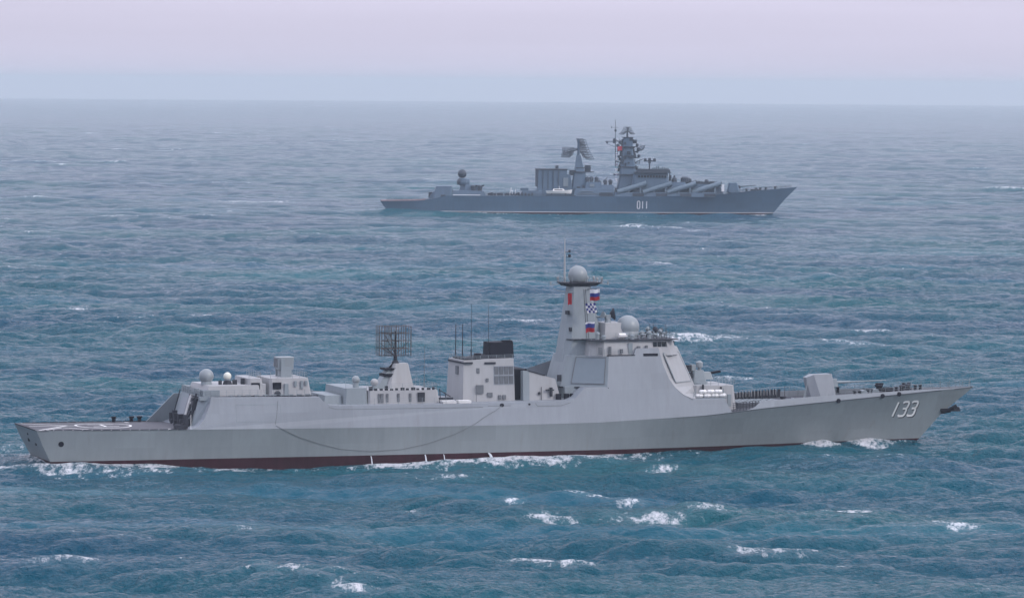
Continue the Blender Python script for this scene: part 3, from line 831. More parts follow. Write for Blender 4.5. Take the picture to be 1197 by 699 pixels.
part('pole_mast', M['light'], mast, (tube, (86.2, 0, 26.5), (86.2, 0, 31.0), .19, .13, 8), (tube, (86.2, 0, 31.0), (86.2, 0, 33.3), .10, .07, 6))
part('antenna', M['dark'], mast, (lathe, (87.0, 0, 30.3), [(.0, 0), (.22, .1), (.22, .5), (0, .6)], 8), (lathe, (87.0, 0, 31.1), [(.0, 0), (.2, .1), (.2, .4), (0, .5)], 8), (tube, (86.2, 0, 30.4), (87.0, 0, 30.4), .05, .05, 5), (tube, (86.2, 0, 31.2), (87.0, 0, 31.2), .05, .05, 5))
# navigation radars and ledges on the mast front
for z, w in ((20.9, 1.5), (23.0, 1.1)):
    part('radar_ledge', M['mast'], mast, (frust, 88.2, 91.6 + (21 - z) * .3, w, z, 88.2, 91.8 + (21 - z) * .3, w + .15, z + .28))
bm = bmesh.new()
lathe(bm, (90.4, -.6, 21.2), [(.25, 0), (.2, .5)], 8); box(bm, 89.6, 91.2, -1.5, -1.2, 21.65, 22.0)
lathe(bm, (89.8, -.4, 23.3), [(.2, 0), (.15, .4)], 8); box(bm, 89.2, 90.7, -1.0, -.75, 23.6, 23.95)
build('navigation_radar', bm, M['dark'], mast)
bm = bmesh.new()
for x, z in ((86.3, 18.9), (87.0, 13.0), (86.0, 21.5)): box(bm, x, x + .35, -3.2 + (z - 10.4) * .13 - .28, -2.4 + (z - 10.4) * .13, z, z + .6)
build('hatch', bm, M['dark'], mast)
bm = bmesh.new()   # ladder up the mast
for dx in (0, .45): tube(bm, (89.2 + dx * 1, -3.5, 10.5), (88.9 + dx * .6, -1.45, 25.4), .03, .03, 4)
build('ladder', bm, M['dark'], mast)
part('deck_edge', M['dark'], mast, (frust, 85.9, 92.9, 2.95, 17.55, 85.9, 92.9, 2.95, 17.7, 0, .9))
# halyards
bm = bmesh.new()
HAL = [((86.0, -4.8, 25.2), (85.6, -6.2, 15.3)), ((90.0, -5.2, 25.7), (90.2, -6.4, 15.3)), ((89.7, -3.9, 25.6), (89.4, -6.4, 15.3)), ((90.0, 5.2, 25.7), (90.2, 6.3, 15.3))]
for a, b in HAL: tube(bm, a, b, .018, .018, 4)
build('halyard', bm, M['rope'], mast)

# --- forward weapon deck: house, gun system, rafts
bm = bmesh.new(); frust(bm, 105.8, 113.6, 5.2, 6.0, 106.2, 113.2, 4.9, 10.2, cut=.6)
fh = build('forward_house', bm, M['light'], ship)
bm = bmesh.new(); rail(bm, [(106.5, -4.8, 10.2), (113.1, -4.8, 10.2), (113.1, 4.8, 10.2)], 1.0, 1.2); build('guard_rail', bm, M['mast'], fh)
part('door', M['mast'], fh, (box, 111.9, 112.5, -5.2, -4.95, 6.9, 8.8))
part('bracket', M['dark'], fh, (box, 107.6, 107.7, -5.6, -5.0, 7.5, 10.4), (box, 110.7, 110.8, -5.4, -5.0, 7.5, 10.0))
raft_bm = bmesh.new()
lathe(raft_bm, (0, 0, 0), [(0, -.62), (.26, -.55), (.31, -.4), (.31, -.03), (.35, 0), (.31, .03), (.31, .4), (.26, .55), (0, .62)], 12)
bmesh.ops.rotate(raft_bm, verts=raft_bm.verts, cent=(0, 0, 0), matrix=Matrix.Rotation(math.pi / 2, 3, 'Y'))
raft0 = build('life_raft', raft_bm, M['white'], ship, smooth=True)
spots = [(106.6 + k * 1.32, -6.35, 8.75 + .62 * j) for j in range(2) for k in range(3 if j else 4)]
spots = [(x + (.6 if z > 9 else 0), y, z) for x, y, z in spots]
for i, p in enumerate(spots):
    o = raft0 if i == 0 else raft0.copy()
    if i: COL.objects.link(o); o.parent = ship
    o.location = p
part('raft_rack', M['mast'], ship, (box, 105.8, 111.2, -6.7, -6.0, 8.25, 8.42), (box, 106.0, 106.1, -6.0, -5.8, 8.3, 9.8), (box, 110.8, 110.9, -6.0, -5.8, 8.3, 9.8))
# close-in gun
cg = part('close_in_gun', M['mast'], ship, (lathe, (108.4, -.8, 10.2), [(1.7, 0), (1.7, .35), (1.3, .4)], 20), (frust, 107.2, 109.7, 1.1, 10.6, 107.5, 109.3, .85, 12.4, -.8, .3))
part('gun_shield', M['dome'], cg, (frust, 109.3, 111.0, .75, 10.9, 109.2, 110.6, .5, 12.1, -.8, .25))
part('gun_barrel', M['black'], cg, (tube, (110.6, -.8, 11.9), (112.4, -.8, 12.15), .22, .2, 8))
part('tracking_radar', M['dome'], cg, (lathe, (108.7, -1.1, 12.4), [(.3, 0), (.3, .4), (.55, .5), (.55, 1.2), (.2, 1.5), (0, 1.5)], 12), (box, 107.3, 108.0, -1.3, -.4, 12.3, 13.3))
part('magazine', M['dark'], cg, (tube, (106.9, -1.9, 11.6), (106.9, .3, 11.6), .5, .5, 10), (box, 106.5, 107.2, -1.3, -.4, 12.2, 13.2))

# --- foredeck: bulwark, VLS, far rail, gun, fittings
bm = bmesh.new()
for sgn in (-1, 1):
    prev = None
    for x, hh in ((114.2, .02), (115.4, .25), (116.3, .85), (117.0, 1.12), (122, 1.05), (128, .95), (134, .72), (141, .52), (148, .28), (152.5, .12), (156.4, .06)):
        xx, y, z = hull_line(x / LD, 3); y2 = max(.05, y - hh * 0.165)
        cur = [bm.verts.new((xx, sgn * y, z)), bm.verts.new((xx, sgn * y2, z + hh)), bm.verts.new((xx, sgn * max(.02, y2 - .1), z + hh)), bm.verts.new((xx, sgn * max(.01, y - .14), z))]
        if prev:
            for a in range(4): face(bm, (prev[a], cur[a], cur[(a + 1) % 4], prev[(a + 1) % 4]))
        prev = cur
build('bulwark', bm, M['side'], ship)
bm = bmesh.new()
for sgn in (-1, 1):
    prev = None
    for x in np.linspace(112.0, 156.5, 30):
        xx, y, z = hull_line(x / LD, 3); p = Vector((xx, sgn * max(.1, y - .25), z))
        if prev is not None and not (sgn < 0 and x < 128): rail(bm, [prev, p], 1.15 + .5 * (x < 128), 1.4, .035)
        prev = p
build('guard_rail', bm, M['mast'], ship)
# canvas dodger and stacked gear along the far rail, dark lattice
bm = bmesh.new()
for k in range(22):
    x = 112.2 + k * .62; y = interp(x / LD, DH) - .6; z = knz(x)
    box(bm, x, x + .5, y - .05, y, z + .1, z + 1.35)
build('rail_dodger', bm, M['dark'], ship)
bm = bmesh.new()
for k in range(9):
    x = 112.0 + k * .55; y = -(interp(x / LD, DH) - .5); z = knz(x)
    tube(bm, (x, y, z), (x, y, z + 1.25), .05, .05, 4)
for q in (.35, .65, .95, 1.25): tube(bm, (112.0, -7.0, 6.25 + q), (116.5, -6.6, 6.6 + q), .04, .04, 4)
build('safety_net', bm, M['dark'], ship)
bm = bmesh.new()
for k in range(26):
    x = 112.4 + k * .5 + rng.random() * .1; y = interp(x / LD, DH) - .75
    tube(bm, (x, y, knz(x) + .5), (x, y, knz(x) + 1.5), .05, .05, 4)
build('stanchion', bm, M['light'], ship)
bm = bmesh.new(); frust(bm, 114.0, 123.6, 4.4, 6.3, 114.2, 123.4, 4.2, 7.25)
vls = build('missile_deckhouse', bm, M['darkdeck'], ship)
hatch_bm = bmesh.new(); box(hatch_bm, -.42, .42, -.42, .42, 0, .08)
hm = bpy.data.meshes.new('missile_hatch'); hatch_bm.to_mesh(hm); hatch_bm.free(); hm.materials.append(M['mast'])
for i in range(8):
    for j in range(4):
        o = bpy.data.objects.new('missile_hatch', hm); COL.objects.link(o); o.parent = vls; o.location = (115.0 + i * 1.1, -2.6 + j * 1.75, 7.25)
part('ventilator', M['dark'], ship, (lathe, (121.5, -4.9, 7.0), [(.35, 0), (.35, .9), (.5, 1.0), (.5, 1.3), (0, 1.35)], 10), (tube, (122.0, -4.4, 7.0), (122.0, -4.4, 9.9), .06, .04, 5))
part('davit', M['mast'], ship, (tube, (125.2, -4.2, 7.0), (126.1, -4.2, 10.6), .07, .05, 5), (tube, (125.9, -3.6, 7.0), (126.2, -3.6, 10.8), .06, .05, 5), (tube, (124.8, -4.8, 7.0), (126.1, -4.2, 10.6), .05, .05, 5))
# main gun
g = bmesh.new()
hexa(g, [(127.5, -2.1, 7.3), (133.4, -2.0, 7.35), (133.4, 2.0, 7.35), (127.5, 2.1, 7.3)], [(126.6, -1.0, 11.1), (132.6, -1.0, 11.7), (132.6, 1.0, 11.7), (126.6, 1.0, 11.1)])
g.free()
g = bmesh.new()
# rear facet set back, sloping side facets and flat roof like a folded paper hood
B = [(129.6, -1.6, 7.45), (131.9, -1.6, 7.45), (132.5, -1.0, 7.45), (132.5, 1.0, 7.45), (131.9, 1.6, 7.45), (129.6, 1.6, 7.45), (128.2, .9, 7.45), (128.2, -.9, 7.45)]
T = [(128.5, -.95, 11.35), (131.5, -.9, 11.45), (131.8, -.6, 11.4), (131.8, .6, 11.4), (131.5, .9, 11.45), (128.5, .95, 11.35), (127.3, .6, 10.9), (127.3, -.6, 10.9)]
hexa(g, B, T)
mg = build('main_gun', g, M['side'], ship)
part('gun_ring', M['dark'], mg, (lathe, (130.4, 0, 7.2), [(2.3, 0), (2.3, .3), (2.1, .3)], 24))
part('gun_barrel', M['mast'], mg, (tube, (132.3, 0, 10.0), (135.2, 0, 10.05), .24, .2, 10), (tube, (135.2, 0, 10.05), (141.6, 0, 10.2), .12, .085, 10))
part('barrel_mount', M['mast'], mg, (frust, 131.8, 133.0, .5, 9.3, 131.7, 132.8, .4, 10.6))
# windlass, bollards, fairleads, reels
def fore(x, y): return (x, y, knz(x) + .02)
for k, (x, y) in enumerate(((134.6, -4.3), (137.2, -3.6), (142.6, -2.8), (146.2, -2.2), (134.6, 4.3), (146.2, 2.2))):
    c = fore(x, y)
    part('bollard', M['black'], ship, (lathe, (c[0] - .45, c[1], c[2]), [(.3, 0), (.24, .1), (.24, .9), (.32, 1.0), (.32, 1.1), (0, 1.15)], 10), (lathe, (c[0] + .45, c[1], c[2]), [(.3, 0), (.24, .1), (.24, .9), (.32, 1.0), (.32, 1.1), (0, 1.15)], 10), (box, c[0] - .9, c[0] + .9, c[1] - .3, c[1] + .3, c[2], c[2] + .1))
for x, y in ((139.6, -1.6), (141.0, 1.2)):
    c = fore(x, y)
    part('windlass', M['black'], ship, (lathe, c, [(.9, 0), (.8, .3), (.45, .4), (.4, 1.1), (.65, 1.25), (.65, 1.5), (0, 1.55)], 14), (box, c[0] + .6, c[0] + 2.2, c[1] - .4, c[1] + .4, c[2], c[2] + .8))
for x, y in ((135.8, -4.0), (138.0, -3.6)):
    c = fore(x, y); part('cable_reel', M['mast'], ship, (tube, (c[0], c[1] - .6, c[2] + .6), (c[0], c[1] + .5, c[2] + .6), .55, .55, 14), (box, c[0] - .5, c[0] + .5, c[1] - .7, c[1] + .6, c[2], c[2] + .2))
for x, y in ((143.6, -2.0), (144.9, -1.2)):
    c = fore(x, y); part('ventilator', M['dark'], ship, (lathe, c, [(.35, 0), (.3, .9), (.55, 1.0), (.5, 1.2), (0, 1.3)], 10))
bm = bmesh.new()
c = fore(156.2, 0); tube(bm, c, (156.6, 0, c[2] + 1.7), .05, .03, 5)
build('jackstaff', bm, M['mast'], ship)
c = fore(149, 0); part('breakwater', M['side'], ship, (hexa, [(123.9, -6.0, 7.1), (124.1, -6.0, 7.1), (125.2, 0, 7.1), (125.0, 0, 7.1)], [(123.9, -6.0, 7.7), (124.1, -6.0, 7.7), (125.2, 0, 7.7), (125.0, 0, 7.7)]))
# fairlead holes in the bulwark and ports in the hull
bm = bmesh.new()
def fair(x, z):
    y = interp(x / LD, DH) - .04
    return (x, y, z)
for x, z in ((130.6, 7.50), (138.9, 8.02), (142.1, 8.22)):
    for rr, mm in ((.34, 0),):
        p = on_hull(x, z - .12, 0.05)
        if p is None: continue
        d = Vector((0.12, -1, 0)).normalized()
        tube(bm, p + Vector((0, .2, .12)), p + d * .12 + Vector((0, 0, .12)), .36, .36, 14)
build('fairlead', bm, M['black'], ship)
bm = bmesh.new(); disc_decal(bm, 3.8, 3.35, .42, .42, on_hull); build('stern_port', bm, M['black'], ship)
bm = bmesh.new()
for y, z, r_ in ((1.5, 3.5, .34), (-2.6, 3.1, .26), (.3, 4.4, .16)):
    x = 0.0 + (5.45 - z) * .46
    tube(bm, (x - .10, y, z), (x + .2, y, z), r_, r_, 14)
build('stern_port', bm, M['black'], ship)
# anchor at the stem
part('anchor', M['black'], ship, (box, 151.2, 153.9, -.55, .25, 5.0, 5.45), (tube, (152.2, -.3, 5.1), (153.9, -.5, 5.9), .22, .25, 8), (frust, 153.3, 154.6, .5, 5.0, 153.5, 154.4, .35, 5.7, -.2), (tube, (151.4, -.2, 4.8), (153.0, -.2, 5.1), .25, .3, 8))

# --- hull numbers, painted with a drop shadow
DIG = {'1': [[(.35, 0), (.65, 1)]], '3': [[(.05, .92), (.2, 1), (.75, 1), (.95, .88), (.95, .62), (.8, .52), (.35, .52)], [(.8, .52), (.95, .42), (.95, .12), (.75, 0), (.2, 0), (.05, .1)]],
       '0': [[(.05, .12), (.25, 0), (.75, 0), (.95, .12), (.95, .88), (.75, 1), (.25, 1), (.05, .88), (.05, .12)]]}
def number(txt, x0, z0, w, h, gap, lw, shear, mat, fn, off, name, parent, dx=0, dz=0, adv1=None):
    bm = bmesh.new(); x = x0
    for c in txt:
        for ln in DIG[c]:
            if c == '1': ln = [(.35, 0), (.35, 1)] if shear else [(.5, 0), (.5, 1)]
            pts = [(x + u * w + v * h * shear + dx, z0 + v * h + dz) for u, v in ln]
            decal_line(bm, pts, lw, fn, off, .18)
            for p in pts[1:-1]: disc_decal(bm, p[0], p[1], lw / 2, lw / 2, fn, 10, off)
        x += (adv1 if c == '1' and adv1 else w) + gap
    return build(name, bm, mat, parent)
number('133', 141.4, 4.5, 1.35, 2.35, .42, .36, .26, M['dark'], on_hull, 0.02, 'hull_number_shadow', hull, .16, -.14, 1.0)
number('133', 141.4, 4.5, 1.35, 2.35, .42, .32, .26, M['white'], on_hull, 0.05, 'hull_number', hull, 0, 0, 1.0)

# --- hangar, aft deckhouse and their fittings
bm = bmesh.new()
hexa(bm, [(24.2, -5.9, 5.3), (26.9, -7.2, 5.3), (26.9, 7.2, 5.3), (24.2, 5.9, 5.3)], [(25.6, -5.4, 9.98), (27.0, -6.6, 9.98), (27.0, 6.6, 9.98), (25.6, 5.4, 9.98)])
hang = build('hangar', bm, M['mast'], ship)
P = [(24.2, 5.9, 5.3), (24.2, -5.9, 5.3), (25.6, -5.4, 9.98), (25.6, 5.4, 9.98)]
def quad_box(name, mat, parent, u0, u1, v0, v1, proud=.08): return panel_on(P, name, mat, parent, u0, u1, v0, v1, proud)
quad_box('hangar_door', M['side'], hang, .20, .52, .02, .86)
quad_box('column', M['dark'], hang, .535, .555, .0, 1.0, .25)
quad_box('column', M['light'], hang, .565, .64, .0, .96, .3)
quad_box('pole', M['white'], hang, .655, .672, .0, 1.0, .42)
for u0, u1, v0, v1 in ((.70, .77, .78, .9), (.84, .97, .86, .93), (.66, .98, .955, .985), (.78, .86, .62, .82), (.75, .83, .35, .5), (.88, .92, .25, .55), (.7, .74, .2, .7), (.80, .87, .08, .25), (.93, .97, .55, .9)): quad_box('locker', M['dark'], hang, u0, u1, v0, v1, .3)
quad_box('pipe', M['light'], hang, .72, .735, 0, .9, .2)
# port quarter flare plate seen past the hangar
bm = bmesh.new()
hexa(bm, [(20.8, 8.15, 5.3), (26.6, 8.35, 5.3), (26.6, 8.05, 5.3), (20.8, 7.85, 5.3)], [(24.9, 7.2, 9.6), (26.6, 7.25, 9.6), (26.6, 7.0, 9.6), (24.9, 6.95, 9.6)])
build('hangar_side_plate', bm, M['mast'], ship)
# platform rails and gear on the aft hangar roof edge
bm = bmesh.new(); rail(bm, [(43.0, -6.6, 9.8), (27.0, -6.7, 9.98), (25.7, -5.4, 9.98), (25.7, 5.4, 9.98)], 1.0, 1.2); build('guard_rail', bm, M['mast'], ship)
bm = bmesh.new()
for k in range(9):
    y = -5 + k * 1.2; box(bm, 25.7, 26.2 + rng.random() * .4, y, y + .5 + rng.random() * .3, 9.98, 10.3 + rng.random() * .8)
box(bm, 26.0, 28.6, -6.0, -4.4, 9.98, 10.9); box(bm, 25.4, 26.6, -6.4, -5.4, 9.4, 9.9)
build('locker', bm, M['mast'], ship)
bm = bmesh.new()
frust(bm, 26.6, 35.2, 5.2, 9.97, 27.2, 35.0, 5.0, 11.5)
box(bm, 35.0, 36.4, -4.0, 4.0, 9.9, 11.6)
build('hangar_roof_house', bm, M['light'], ship)
for x0, x1, zt in ((33.2, 36.0, 12.45), (36.6, 43.4, 12.4)):
    bm = bmesh.new(); frust(bm, x0 + .4, x1 + .3, 4.2, 9.7, x0 + .5, x1 - .2, 3.9, zt, 0, .35); hs = build('launcher_house', bm, M['light'], ship)
    part('opening', M['black'], hs, (box, x0 + .9, x0 + 2.2, -4.25, -3.8, 10.8, 11.8))
    part('opening', M['dark'], hs, (tube, (x0 + 1.6, -4.35, 10.05), (x0 + 1.6, -4.0, 10.05), .5, .5, 12))
    bm = bmesh.new(); rail(bm, [(x0 + .6, -3.8, zt), (x1 - .4, -3.8, zt), (x1 - .4, 3.8, zt)], .9, 1.1); build('guard_rail', bm, M['mast'], hs)
bm = bmesh.new()
for x in (40.9, 41.9, 42.6): box(bm, x, x + .35, -4.3, -3.9, 10.4 + rng.random(), 12.0)
box(bm, 39.3, 39.9, -4.35, -4.0, 9.8, 11.6)
for x in np.arange(30.0, 43.5, 1.35): box(bm, x, x + .7, -6.2, -5.8, 9.82, 10.12)
build('locker', bm, M['mast'], ship)
part('deck_edge', M['black'], ship, (box, 27.5, 44.0, -6.55, -6.35, 9.82, 9.96))
# missile launcher: square drum on a pedestal
ml = part('missile_launcher', M['dome'], ship, (lathe, (40.3, 0, 11.9), [(1.1, 0), (1.0, .35), (.85, .5), (.85, 1.6)], 20), (frust, 39.2, 41.7, 1.05, 13.5, 39.1, 41.8, 1.15, 15.45, 0, .2), bevel=.06)
part('launcher_yoke', M['mast'], ml, (box, 39.6, 40.2, -1.4, -1.1, 12.4, 15.2), (box, 40.2, 41.3, -1.35, -1.08, 12.4, 14.0), (box, 39.5, 41.2, 1.1, 1.4, 12.4, 14.6))
part('cell_cover', M['grille'], ml, (box, 39.05, 39.13, -.9, .9, 13.9, 15.2))
def dome(x, y, zc, r, mat, z0, name='radome'):
    o = part(name, mat, ship, (lathe, (x, y, zc), domeprof(r, -.9, 10), 24), smooth=True)
    part('radome_base', M['mast'], o, (lathe, (x, y, z0), [(r * .8, 0), (r * .7, (zc - z0) * .4), (r * .72, zc - z0 - r * .5)], 16))
    return o
dome(27.8, -1.2, 12.75, 1.12, M['dome'], 11.4)
dome(30.9, -2.0, 12.75, .60, M['ivory'], 11.4)
bm = bmesh.new(); lathe(bm, (30.9, -2.0, 11.5), [(.75, 0), (.6, .5), (.3, .75)], 10); box(bm, 31.7, 32.3, -2.5, -1.9, 11.5, 12.2); box(bm, 33.0, 33.5, -2.5, -1.9, 11.5, 12.4); box(bm, 29.5, 29.9, -2.5, -1.9, 11.5, 12.1)
build('pedestal', bm, M['dark'], ship)

# --- midship aft house with long range yagi radar
bm = bmesh.new()
frust(bm, 45.5, 48.4, 4.5, 8.2, 45.8, 48.3, 4.3, 9.7)
frust(bm, 48.2, 52.4, 5.6, 5.0, 48.7, 52.2, 5.2, 10.8, 0, .3)
mh = build('aft_deckhouse', bm, M['mast'], ship)
bm = bmesh.new(); frust(bm, 52.3, 64.4, 5.7, 5.0, 52.4, 63.6, 5.3, 10.35, 0, .3)
mh2 = build('aft_deckhouse', bm, M['light'], ship)
bm = bmesh.new()
for x in (55.2, 57.0, 58.9): box(bm, x, x + .35, -5.52, -5.3, 8.6, 9.9)
box(bm, 54.3, 54.75, -5.55, -5.3, 8.5, 9.9); box(bm, 53.9, 54.15, -5.55, -5.3, 8.5, 9.9)
build('locker', bm, M['grille'], mh2)
bm = bmesh.new(); box(bm, 60.3, 61.4, -5.62, -5.3, 8.6, 10.0); build('louvre', bm, M['dark'], mh2)
bm = bmesh.new()
for k in range(13): box(bm, 52.6 + k * .85, 52.9 + k * .85 + rng.random() * .3, -5.2, -4.8, 10.35, 10.6 + rng.random() * .45)
build('deck_fitting', bm, M['dark'], mh2)
bm = bmesh.new(); rail(bm, [(48.8, -5.1, 10.8), (52.2, -5.1, 10.8)]); rail(bm, [(52.4, -5.2, 10.35), (63.4, -5.2, 10.35), (63.4, 5.2, 10.35)]); build('guard_rail', bm, M['mast'], mh2)
dome(51.0, -3.2, 11.95, .62, M['dome'], 10.8); dome(54.0, -3.2, 11.5, .60, M['light'], 10.35)
rt = part('radar_tower', M['light'], ship, (frust, 56.5, 61.0, 1.8, 10.3, 58.0, 60.2, 1.05, 14.2, 0, .4))
part('side_frustum', M['mast'], rt, (frust, 54.9, 57.2, 1.2, 10.3, 57.0, 58.3, .9, 13.3))
part('radar_ledge', M['black'], rt, (box, 56.2, 58.0, -1.3, 1.3, 12.2, 12.65), (box, 56.3, 58.1, -1.2, 1.2, 13.2, 13.5), (tube, (57.4, 0, 13.5), (58.5, 0, 14.6), .15, .15, 6))
part('turntable', M['dark'], rt, (lathe, (58.4, 0, 14.15), [(.6, 0), (.45, .4), (.3, .5), (.3, 1.3)], 12))
yr = bmesh.new()
for iy in range(3):
    y = -1.4 + iy * 1.4
    for z in (16.5, 18.85):
        tube(yr, (55.7, y, z), (60.5, y, z), .045, .045, 4)
        for k in range(13):
            x = 55.75 + k * .39 + .07 * iy; hh = 1.14
            tube(yr, (x, y, z - hh), (x, y, z + hh), .045, .045, 4)
    for x in (55.7, 57.2, 58.9, 60.5): tube(yr, (x, y, 15.35), (x, y, 19.95), .05, .05, 4)
    for z in (15.38, 17.67, 19.95): tube(yr, (55.7, y, z), (60.5, y, z), .03, .03, 4)
ya = build('yagi_antenna', yr, M['wood'], rt)
yr = bmesh.new()
for x in (56.7, 58.4):
    for z in (16.5, 18.85, 17.67): tube(yr, (x, -1.6, z), (x, 1.6, z), .09, .09, 5)
tube(yr, (58.4, 0, 15.2), (58.4, 0, 19.2), .16, .12, 8)
for sgn in (-1, 1):
    tube(yr, (58.4, 0, 15.5), (57, sgn * 1.5, 18.8), .06, .06, 5); tube(yr, (58.4, 0, 15.3), (56.7, sgn * 1.5, 16.4), .07, .07, 5)
tube(yr, (58.3, 0, 15.4), (60.4, 0, 17.4), .05, .05, 5); tube(yr, (58.3, 0, 15.4), (55.8, 0, 17.4), .05, .05, 5)
build('antenna_frame', yr, M['dark'], ya)

# deck gear amidships
part('inflatable_boat', M['white'], ship, (frust, 63.9, 66.0, .7, 8.35, 63.7, 65.9, .8, 8.75, -6.5), (frust, 66.5, 68.4, .7, 8.35, 66.4, 68.4, .8, 8.75, -6.5))
bm = bmesh.new()
for x, h in ((64.3, 2.2), (65.2, 1.6)): tube(bm, (x, -4.6, 8.3), (x - .2, -4.6, 8.3 + h), .09, .06, 6)
tube(bm, (64.2, -4.6, 10.2), (65.9, -4.6, 9.2), .07, .07, 5); box(bm, 64.0, 66.2, -5.0, -4.4, 8.3, 9.1)
build('davit', bm, M['dark'], ship)

# --- funnel
bm = bmesh.new()
Bf = [(67.9, -4.6, 5.0), (76.6, -4.6, 5.0), (76.6, 4.0, 5.0), (67.9, 4.0, 5.0)]
Tf = [(68.2, -4.0, 14.7), (76.4, -4.0, 14.9), (76.4, 3.2, 14.9), (68.2, 3.2, 14.7)]
hexa(bm, Bf, Tf); fn_ = build('funnel', bm, M['light'], ship)
bm = bmesh.new()
hexa(bm, [(73.1, -2.4, 14.85), (77.0, -2.4, 14.9), (77.0, 1.2, 14.9), (73.1, 1.2, 14.85)], [(73.2, -2.3, 17.3), (76.9, -2.3, 17.4), (76.9, 1.1, 17.4), (73.2, 1.1, 17.3)])
box(bm, 75.4, 76.9, -2.0, -1.0, 17.3, 17.6)
frust(bm, 69.5, 73.2, 1.8, 14.72, 72.2, 73.2, 1.6, 15.4, -.6); box(bm, 68.6, 70.4, -3.4, 2.6, 14.76, 14.92); box(bm, 70.6, 71.4, -3, -2, 14.8, 15.7)
build('exhaust', bm, M['black'], fn_)
bm = bmesh.new()
for i in range(4):
    for j in range(2):
        x = 72.75 + i * .80; z = 11.0 + j * 1.45
        yy = -4.6 + .6 * (z + .6 - 5) / 9.8; x += .45
        box(bm, x, x + .66, yy - .10, yy + .2, z, z + 1.25)
build('louvre', bm, M['grille'], fn_)
bm = bmesh.new(); hexa(bm, [(73.05, -4.27, 10.85), (76.45, -4.27, 10.85), (76.45, -4.1, 10.85), (73.05, -4.1, 10.85)], [(73.05, -4.09, 13.8), (76.4, -4.09, 13.8), (76.4, -3.9, 13.8), (73.05, -3.9, 13.8)])
build('louvre_frame', bm, M['side'], fn_)
bm = bmesh.new(); box(bm, 70.3, 70.75, -4.22, -3.9, 12.7, 13.5); box(bm, 68.0, 68.2, -1.8, -.6, 12.4, 13.7)
build('window', bm, M['grille'], fn_)
bm = bmesh.new()
box(bm, 70.2, 71.3, -4.6, -4.0, 9.6, 10.9); tube(bm, (70.0, -4.9, 8.3), (70.1, -4.7, 10.9), .05, .05, 4); box(bm, 73.8, 74.2, -4.6, -4.2, 8.6, 9.3); box(bm, 74.5, 75.0, -4.6, -4.2, 8.6, 9.3); box(bm, 72.0, 72.8, -4.55, -4.0, 9.0, 9.7); box(bm, 71.8, 72.2, -4.4, -3.9, 11.4, 11.9)
build('locker', bm, M['grille'], fn_)
bm = bmesh.new(); rail(bm, [(68.3, 3.1, 14.75), (68.3, -3.9, 14.75), (76.3, -3.9, 14.95)], .6, 1.3); build('guard_rail', bm, M['mast'], fn_)
bm = bmesh.new(); box(bm, 68.0, 69.6, -4.35, 3.0, 14.2, 14.45); box(bm, 71.6, 73.4, -4.2, -3.8, 14.1, 14.4); build('ledge', bm, M['dark'], fn_)
for x, y, h in ((68.45, 0.6, 20.1), (69.3, -0.2, 20.1), (70.6, -0.6, 23.3), (73.0, -1.8, 23.3)):
    part('whip_antenna', M['dark'], ship, (tube, (x, y, 14.7), (x, y, 16.2), .10, .09, 6), (tube, (x, y, 16.2), (x, y, h), .085 if h < 21 else .055, .06 if h < 21 else .03, 5))
part('whip_antenna', M['grille'], ship, (tube, (62.8, -1, 10.3), (62.8, -1, 17.0), .06, .03, 5))
# dark uptake recess and the launcher house forward of the funnel
bm = bmesh.new(); frust(bm, 76.65, 78.9, 3.6, 5.0, 76.6, 78.8, 3.4, 13.2); build('boat_bay', bm, M['black'], ship)
bm = bmesh.new()
hexa(bm, [(78.6, -5.4, 5.0), (84.7, -5.4, 5.0), (84.7, 5.4, 5.0), (78.6, 5.4, 5.0)], [(78.7, -4.9, 12.9), (83.0, -4.9, 11.7), (83.0, 4.9, 11.7), (78.7, 4.9, 12.9)])
ch = build('midship_house', bm, M['light'], ship)
bm = bmesh.new(); hexa(bm, [(77.6, -5.3, 8.3), (78.62, -5.3, 8.3), (78.62, -4.6, 8.3), (77.6, -3.9, 8.3)], [(77.6, -5.0, 13.1), (78.72, -4.88, 12.95), (78.72, -4.4, 12.9), (77.6, -3.9, 13.0)])
build('corner_plate', bm, M['mast'], ch)
part('roof_edge', M['dark'], ch, (hexa, [(78.6, -5.0, 12.92), (81.2, -5.0, 12.2), (81.2, -4.2, 12.2), (78.6, -4.2, 12.92)], [(78.6, -5.0, 13.05), (81.2, -5.0, 12.35), (81.2, -4.2, 12.35), (78.6, -4.2, 13.05)]))
bm = bmesh.new(); box(bm, 82.0, 82.35, -5.5, -5.1, 9.0, 10.4); box(bm, 81.3, 82.6, -5.5, -5.2, 9.9, 10.1); tube(bm, (80.6, -5.3, 8.4), (80.6, -5.2, 10.5), .05, .05, 4); box(bm, 80.1, 80.4, -5.4, -5.1, 9.3, 9.7)
build('ladder', bm, M['dark'], ch)
bm = bmesh.new()
for x in (83.0, 84.3, 85.3): box(bm, x, x + .75, -5.6, -5.2, 8.5, 9.4)
build('opening', bm, M['black'], ch)
part('bracket', M['dark'], ship, (box, 83.9, 84.5, -3.6, -3.2, 11.2, 12.2))
part('deck_edge', M['dark'], ship, (hexa, [(84.2, -3.9, 10.22), (90.8, -7.75, 10.22), (90.8, -7.2, 10.22), (84.2, -3.2, 10.22)], [(84.2, -3.9, 10.40), (90.8, -7.75, 10.40), (90.8, -7.2, 10.40), (84.2, -3.2, 10.40)]))

